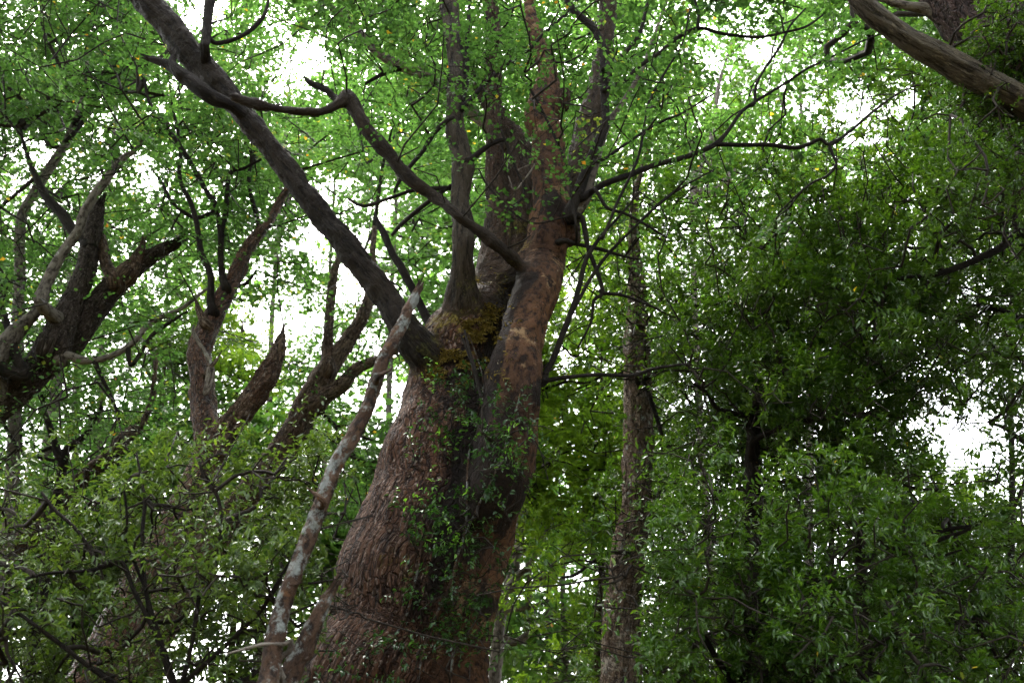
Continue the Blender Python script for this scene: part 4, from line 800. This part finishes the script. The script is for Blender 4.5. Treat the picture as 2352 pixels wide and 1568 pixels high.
for ki, k in enumerate(keys):
    Y0, dY, style, L, K, sl, dens, mt, blobs = SPEC[k]
    tr = trees[k[:1] if k == 'A2' else k]
    wid = .78 if style == 'beech' else .34
    tm = Y0/(CP - ((784 - gv)/F)*SP)
    farout = gv < -150
    Leff = np.where(farout, L*1.7, L)
    kite = k not in ('J', 'I2')
    la = (.5 if kite else .66)*wid*(Leff*F/tm)**2*.80*.33            # projected leaf area
    E_ = tau*dens*Wn[ki]*CELL**2/(la*K)
    tier = fbm(np.stack([gu/150, gv/72, gu*0 + ki*9.1], -1), 3)
    clump = np.clip(1 + (.85 if style == 'lance' else .8)*tier, .12, 2.6)
    E_ = E_*clump
    for big in (False, True):
        e = np.where(farout == big, E_, 0).ravel(); tot = e.sum(); n = int(round(tot))
        if n < 1: continue
        cdf = np.cumsum(e)/tot; idx = np.searchsorted(cdf, (np.arange(n) + rng.random(n))/n); idx = np.minimum(idx, len(cdf) - 1)
        uu = gu.ravel()[idx] + rng.uniform(-.5, .5, n)*CELL; vv = gv.ravel()[idx] + rng.uniform(-.5, .5, n)*CELL
        yy = Y0 + dY*np.clip(rng.normal(0, .33, n) + .95*fbm(np.stack([uu/170, vv/95, uu*0 + 3.3 + ki*5.7], -1), 2), -1.1, 1.1)
        c, t = at(uu, vv, yy)
        s_ = 1.7 if big else 1.0
        c = c[c[:, 2] > .3]
        if k == 'J':
            cu, cv, _z = proj(c); mm = maskY[np.clip((cv/4).astype(int), 0, MH - 1), np.clip((cu/4).astype(int), 0, MW - 1)]
            c = c[~(((mm < 8) & (mm > c[:, 1])) | ((mm < 13.5) & (rng.random(len(c)) < .35)))]
        pos, d, nn_, ln, start, ax, slen = spray_leaves(c, K, L*s_, sl*s_, style)
        tint = np.clip(np.repeat(rng.normal(.45, .16, len(c)), K) + rng.normal(0, .14, len(pos)), 0, .94)
        yl = rng.random(len(pos)) < .004; tint = np.where(yl, rng.uniform(.96, 1, len(pos)), tint)
        ok = thin_leaves(pos, 8 if k == 'J' else 1e8, .97 if k == 'J' else .25 if k[0] == 'A' else .15 if k == 'H' else .88) if not big else np.ones(len(pos), bool)
        shape = 2 if kite else 4
        P_ = [x[ok] for x in (pos, d, nn_, ln)]; tt = tint[ok]
        stat[k] = stat.get(k, 0) + len(tt)
        if big:
            leaf_mesh('crown', *P_, wid, tt, M[mt], tr.root, 2)
            continue
        if k in ('J', 'I2'):                       # the 300 leaves that show largest are pieces of their own
            u, v, z = proj(P_[0]); face = np.abs((unit(P_[0] - np.array([0, 0, CAMZ]))*P_[2]).sum(1))
            score = np.where((u > 10) & (u < 2340) & (v > 10) & (v < 1550), (P_[3]/z)**2*face/(1 + 6*(z - z.min())), 0)
            pick = np.argsort(-score)[:300]; rest = np.ones(len(tt), bool); rest[pick] = False
            keep_leaves[k] = ([x[pick] for x in P_], tt[pick], wid)
            P_ = [x[rest] for x in P_]; tt = tt[rest]
        o = leaf_mesh('crown' if tr.root['category'] == 'tree' else 'foliage', *P_, wid, tt, M[mt], tr.root, shape)
        o['kind'] = 'stuff'
        # wood: spray axes and the twigs that carry them
        u, v, z = proj(c); rej = gapness(u, v) < .7
        st, axx, sle = start[rej], ax[rej], slen[rej]
        rt = .0028 if Y0 < 10 else .0045
        end = st + axx*sle[:, None]*.95
        prisms('twigs', st, (st + end)/2 + rng.normal(0, .03, st.shape)*sle[:, None], end, rt*1.1, rt*.45, M['twig'], tr.root, straight=Y0 > 8)
        grow(tr, st, .0022 if Y0 < 10 else .0030, rmin=rt)

# ------------------------------------------------------------------ climbing shrub on the old trunk
def surface_front(u, v):
    """distance of the front of the old trunk at these sketch points (its two fused stems)"""
    best = np.full(len(u), np.nan)
    for C_, r_ in zip(A.nodes[:2], A.rad[:2]):
        pu, pv, pt = proj(C_); rp = r_*F/pt
        i = np.argmin(np.abs(pv[None] - v[:, None]), 1)
        x = (u - pu[i])/rp[i]; ok = np.abs(x) < .97
        y = C_[i, 1] - r_[i]*np.sqrt(np.clip(1 - x*x, 0, 1))
        best = np.where(ok & (np.isnan(best) | (y < best)), y, best)
    return best
Lc = Tree('climbing_shrub', 'small-leaved dark-green climber growing up the front of the old trunk', 'climber', (.2, 6.2, 0))
cl_blobs = [(1120, 940, 130, 60, 1.), (1060, 1060, 130, 90, 1.), (1130, 1120, 90, 90, .9), (985, 1180, 70, 60, .5), (1080, 1230, 110, 80, 1.1), (1060, 1320, 80, 90, 1.2), (1010, 1440, 110, 70, 1.1), (900, 1500, 80, 60, .7), (1060, 1480, 60, 60, .6), (1040, 880, 60, 35, .7), (1190, 1010, 50, 60, .7), (800, 1550, 70, 30, .4)]
pts = []
for b in cl_blobs:
    m_ = int(13*b[4]); pts.append(np.column_stack([rng.normal(b[0], b[2]*.6, m_), rng.normal(b[1], b[3]*.6, m_)]))
pts = np.vstack(pts); yf = surface_front(pts[:, 0], pts[:, 1]); ok = ~np.isnan(yf)
pts, yf = pts[ok], yf[ok]
c, _ = at(pts[:, 0], pts[:, 1], yf - rng.uniform(.04, .34, len(yf)))
# its own thin stems creeping up the bark
for line in ([(940, 1700), (960, 1560), (985, 1450), (1040, 1330), (1070, 1200), (1075, 1060), (1095, 960), (1110, 880), (1085, 790), (1072, 765)], [(1030, 1700), (1035, 1560), (1045, 1450), (1035, 1380), (1050, 1280), (1090, 1180), (1140, 1080), (1180, 960), (1200, 880)], [(850, 1700), (860, 1560), (880, 1500), (930, 1420), (960, 1300), (970, 1200), (960, 1100), (955, 1000), (965, 930)], [(790, 1700), (800, 1620), (830, 1568), (905, 1500), (960, 1440)]):
    ln_ = np.array(line, float); q = catmull(np.column_stack([ln_, np.zeros(len(ln_))]), 25)[:, :2]
    y_ = surface_front(q[:, 0], q[:, 1]); y_ = np.where(np.isnan(y_), np.nanmean(y_), y_) - .035
    y_ = np.minimum(y_, np.convolve(np.pad(y_, 2, 'edge'), np.ones(5)/5, 'valid'))
    W_, t_ = at(q[:, 0], q[:, 1], y_)
    P_ = np.column_stack([W_, np.linspace(.012, .004, len(W_))])
    p0 = P_[0].copy(); g0 = p0.copy(); g0[2] = -.1; g0[1] -= .5; g0[3] = .016; g0[0] -= .35
    gm = (p0 + g0)/2; gm[1] += .05
    C_, r_ = tube_world('stem', np.vstack([g0, gm, P_]), M['bark_pole'], Lc.root, seg=7, step=.05, lump=.2, clear=False)
    Lc.nodes.append(C_[::4]); Lc.rad.append(r_[::4])
K = 28
pos, d, nn_, ln, start, ax, slen = spray_leaves(c, K, .037, .36, 'lance')
tint = np.clip(np.repeat(rng.normal(.4, .28, len(c)), K) + rng.normal(0, .15, len(pos)), 0, 1)
u, v, z = proj(pos); front = surface_front(u, v)
ok = ~(pos[:, 1] > np.where(np.isnan(front), 1e9, front)); pos, d, nn_, ln, tint = pos[ok], d[ok], nn_[ok], ln[ok], tint[ok]
u, v, z = proj(pos); face = np.abs((unit(pos - np.array([0, 0, CAMZ]))*nn_).sum(1))
score = np.where((v > 10) & (v < 1550), (ln/z)**2*face, 0); pick = np.argsort(-score)[:300]; rest = np.ones(len(ln), bool); rest[pick] = False
keep_leaves['L'] = ([x[pick] for x in (pos, d, nn_, ln)], tint[pick], .5)
trees['L'] = Lc
o = leaf_mesh('foliage', pos[rest], d[rest], nn_[rest], ln[rest], .5, tint[rest], M['climb'], Lc.root, 6); o['kind'] = 'stuff'
prisms('twigs', start, start + ax*slen[:, None]*.5, start + ax*slen[:, None]*.95, .0028, .0012, M['twig'], Lc.root)
grow(Lc, start, .0016, rmin=.002)

# the largest leaves of the three near plants, each a piece of its own sharing a few leaf meshes
for k, mt in (('J', 'olive'), ('I2', 'laurel'), ('L', 'climb')):
    (pos, d, nn_, ln), tt, wid = keep_leaves[k]; root = trees[k].root; vs = []
    for q in np.linspace(.05, .95, 7):
        me = bpy.data.meshes.new('leaf'); V = LEAF6*np.array([1, wid, rng.uniform(.5, 1.3)])
        me.from_pydata(V.tolist(), [], FACE6.tolist()); a_ = me.attributes.new('tint', 'FLOAT', 'POINT')
        a_.data.foreach_set('value', np.full(len(V), q*.93, np.float32)); me.materials.append(M[mt]); vs.append(me)
    for i in range(len(ln)):
        o = bpy.data.objects.new('leaf', vs[min(6, int(tt[i]*7))]); col.objects.link(o); o.parent = root
        b = np.cross(nn_[i], d[i]); m_ = np.eye(4); m_[:3, 0], m_[:3, 1], m_[:3, 2] = d[i]*ln[i], b*ln[i], nn_[i]*ln[i]
        m_[:3, 3] = pos[i] - np.array(root.location); o.matrix_local = Matrix(m_.tolist())

# ------------------------------------------------------------------ moss cushions on the old trunk
def moss_tufts(u0, v0, ru, rv, n):
    u = rng.normal(u0, ru*.6, n); v = rng.normal(v0, rv*.6, n); y = surface_front(u, v)
    ok = ~np.isnan(y) & (fbm(np.stack([u/28, v/22, u*0], -1), 3) > -.05)
    p, _ = at(u[ok], v[ok], y[ok] - .004); m = len(p)
    d = unit(np.stack([rng.normal(0, .7, m), -rng.uniform(.2, 1, m), -rng.uniform(.0, 1.2, m)], -1))
    return p, d, perp(d, rng.normal(0, 1, (m, 3)))
pp = [moss_tufts(*a) for a in ((1055, 745, 100, 55, 5200), (1080, 690, 60, 40, 1600), (1000, 830, 80, 50, 2200), (1090, 800, 70, 60, 1200))]
p, d, n3 = (np.vstack([x[i] for x in pp]) for i in range(3))
o = leaf_mesh('moss', p, d, n3, rng.uniform(.02, .055, len(p)), .22, np.clip(rng.normal(.5, .25, len(p)), 0, 1), M['moss'], A.root, 4); o['kind'] = 'stuff'

# ------------------------------------------------------------------ the unseen forest around and behind the viewer, leaves added to shade the trunks
def forest_around():
    n = 6500; az = rng.uniform(R(42), R(318), n); el = np.arcsin(rng.uniform(.02, .93, n)); rr = rng.uniform(13, 26, n)
    c = np.stack([np.sin(az)*np.cos(el)*rr, np.cos(az)*np.cos(el)*rr, 1 + np.sin(el)*rr*.9], -1)
    c = c[(fbm(c*.22, 2) > -.35)]
    m = len(c)*7; p = np.repeat(c, 7, 0) + rng.normal(0, .55, (m, 3)); d = unit(rng.normal(0, 1, (m, 3))*[1, 1, .4]); nn_ = perp(d, np.array([0, 0, 1.]) + rng.normal(0, .5, (m, 3)))
    o = leaf_mesh('forest_shade_canopy', p, d, nn_, rng.uniform(.25, .5, m), .6, np.clip(rng.normal(.45, .2, m), 0, .94), M['beech'], None, 2)
    props(o, 'unseen leafy canopy for the wood around and behind the viewer, added to shade the trunks', 'canopy', None, 'stuff')
forest_around()
tri = sum(len(m.loops) - 2*len(m.polygons) for m in bpy.data.meshes)
print('LEAVES', sum(stat.values()), stat, 'POLYS', tri)
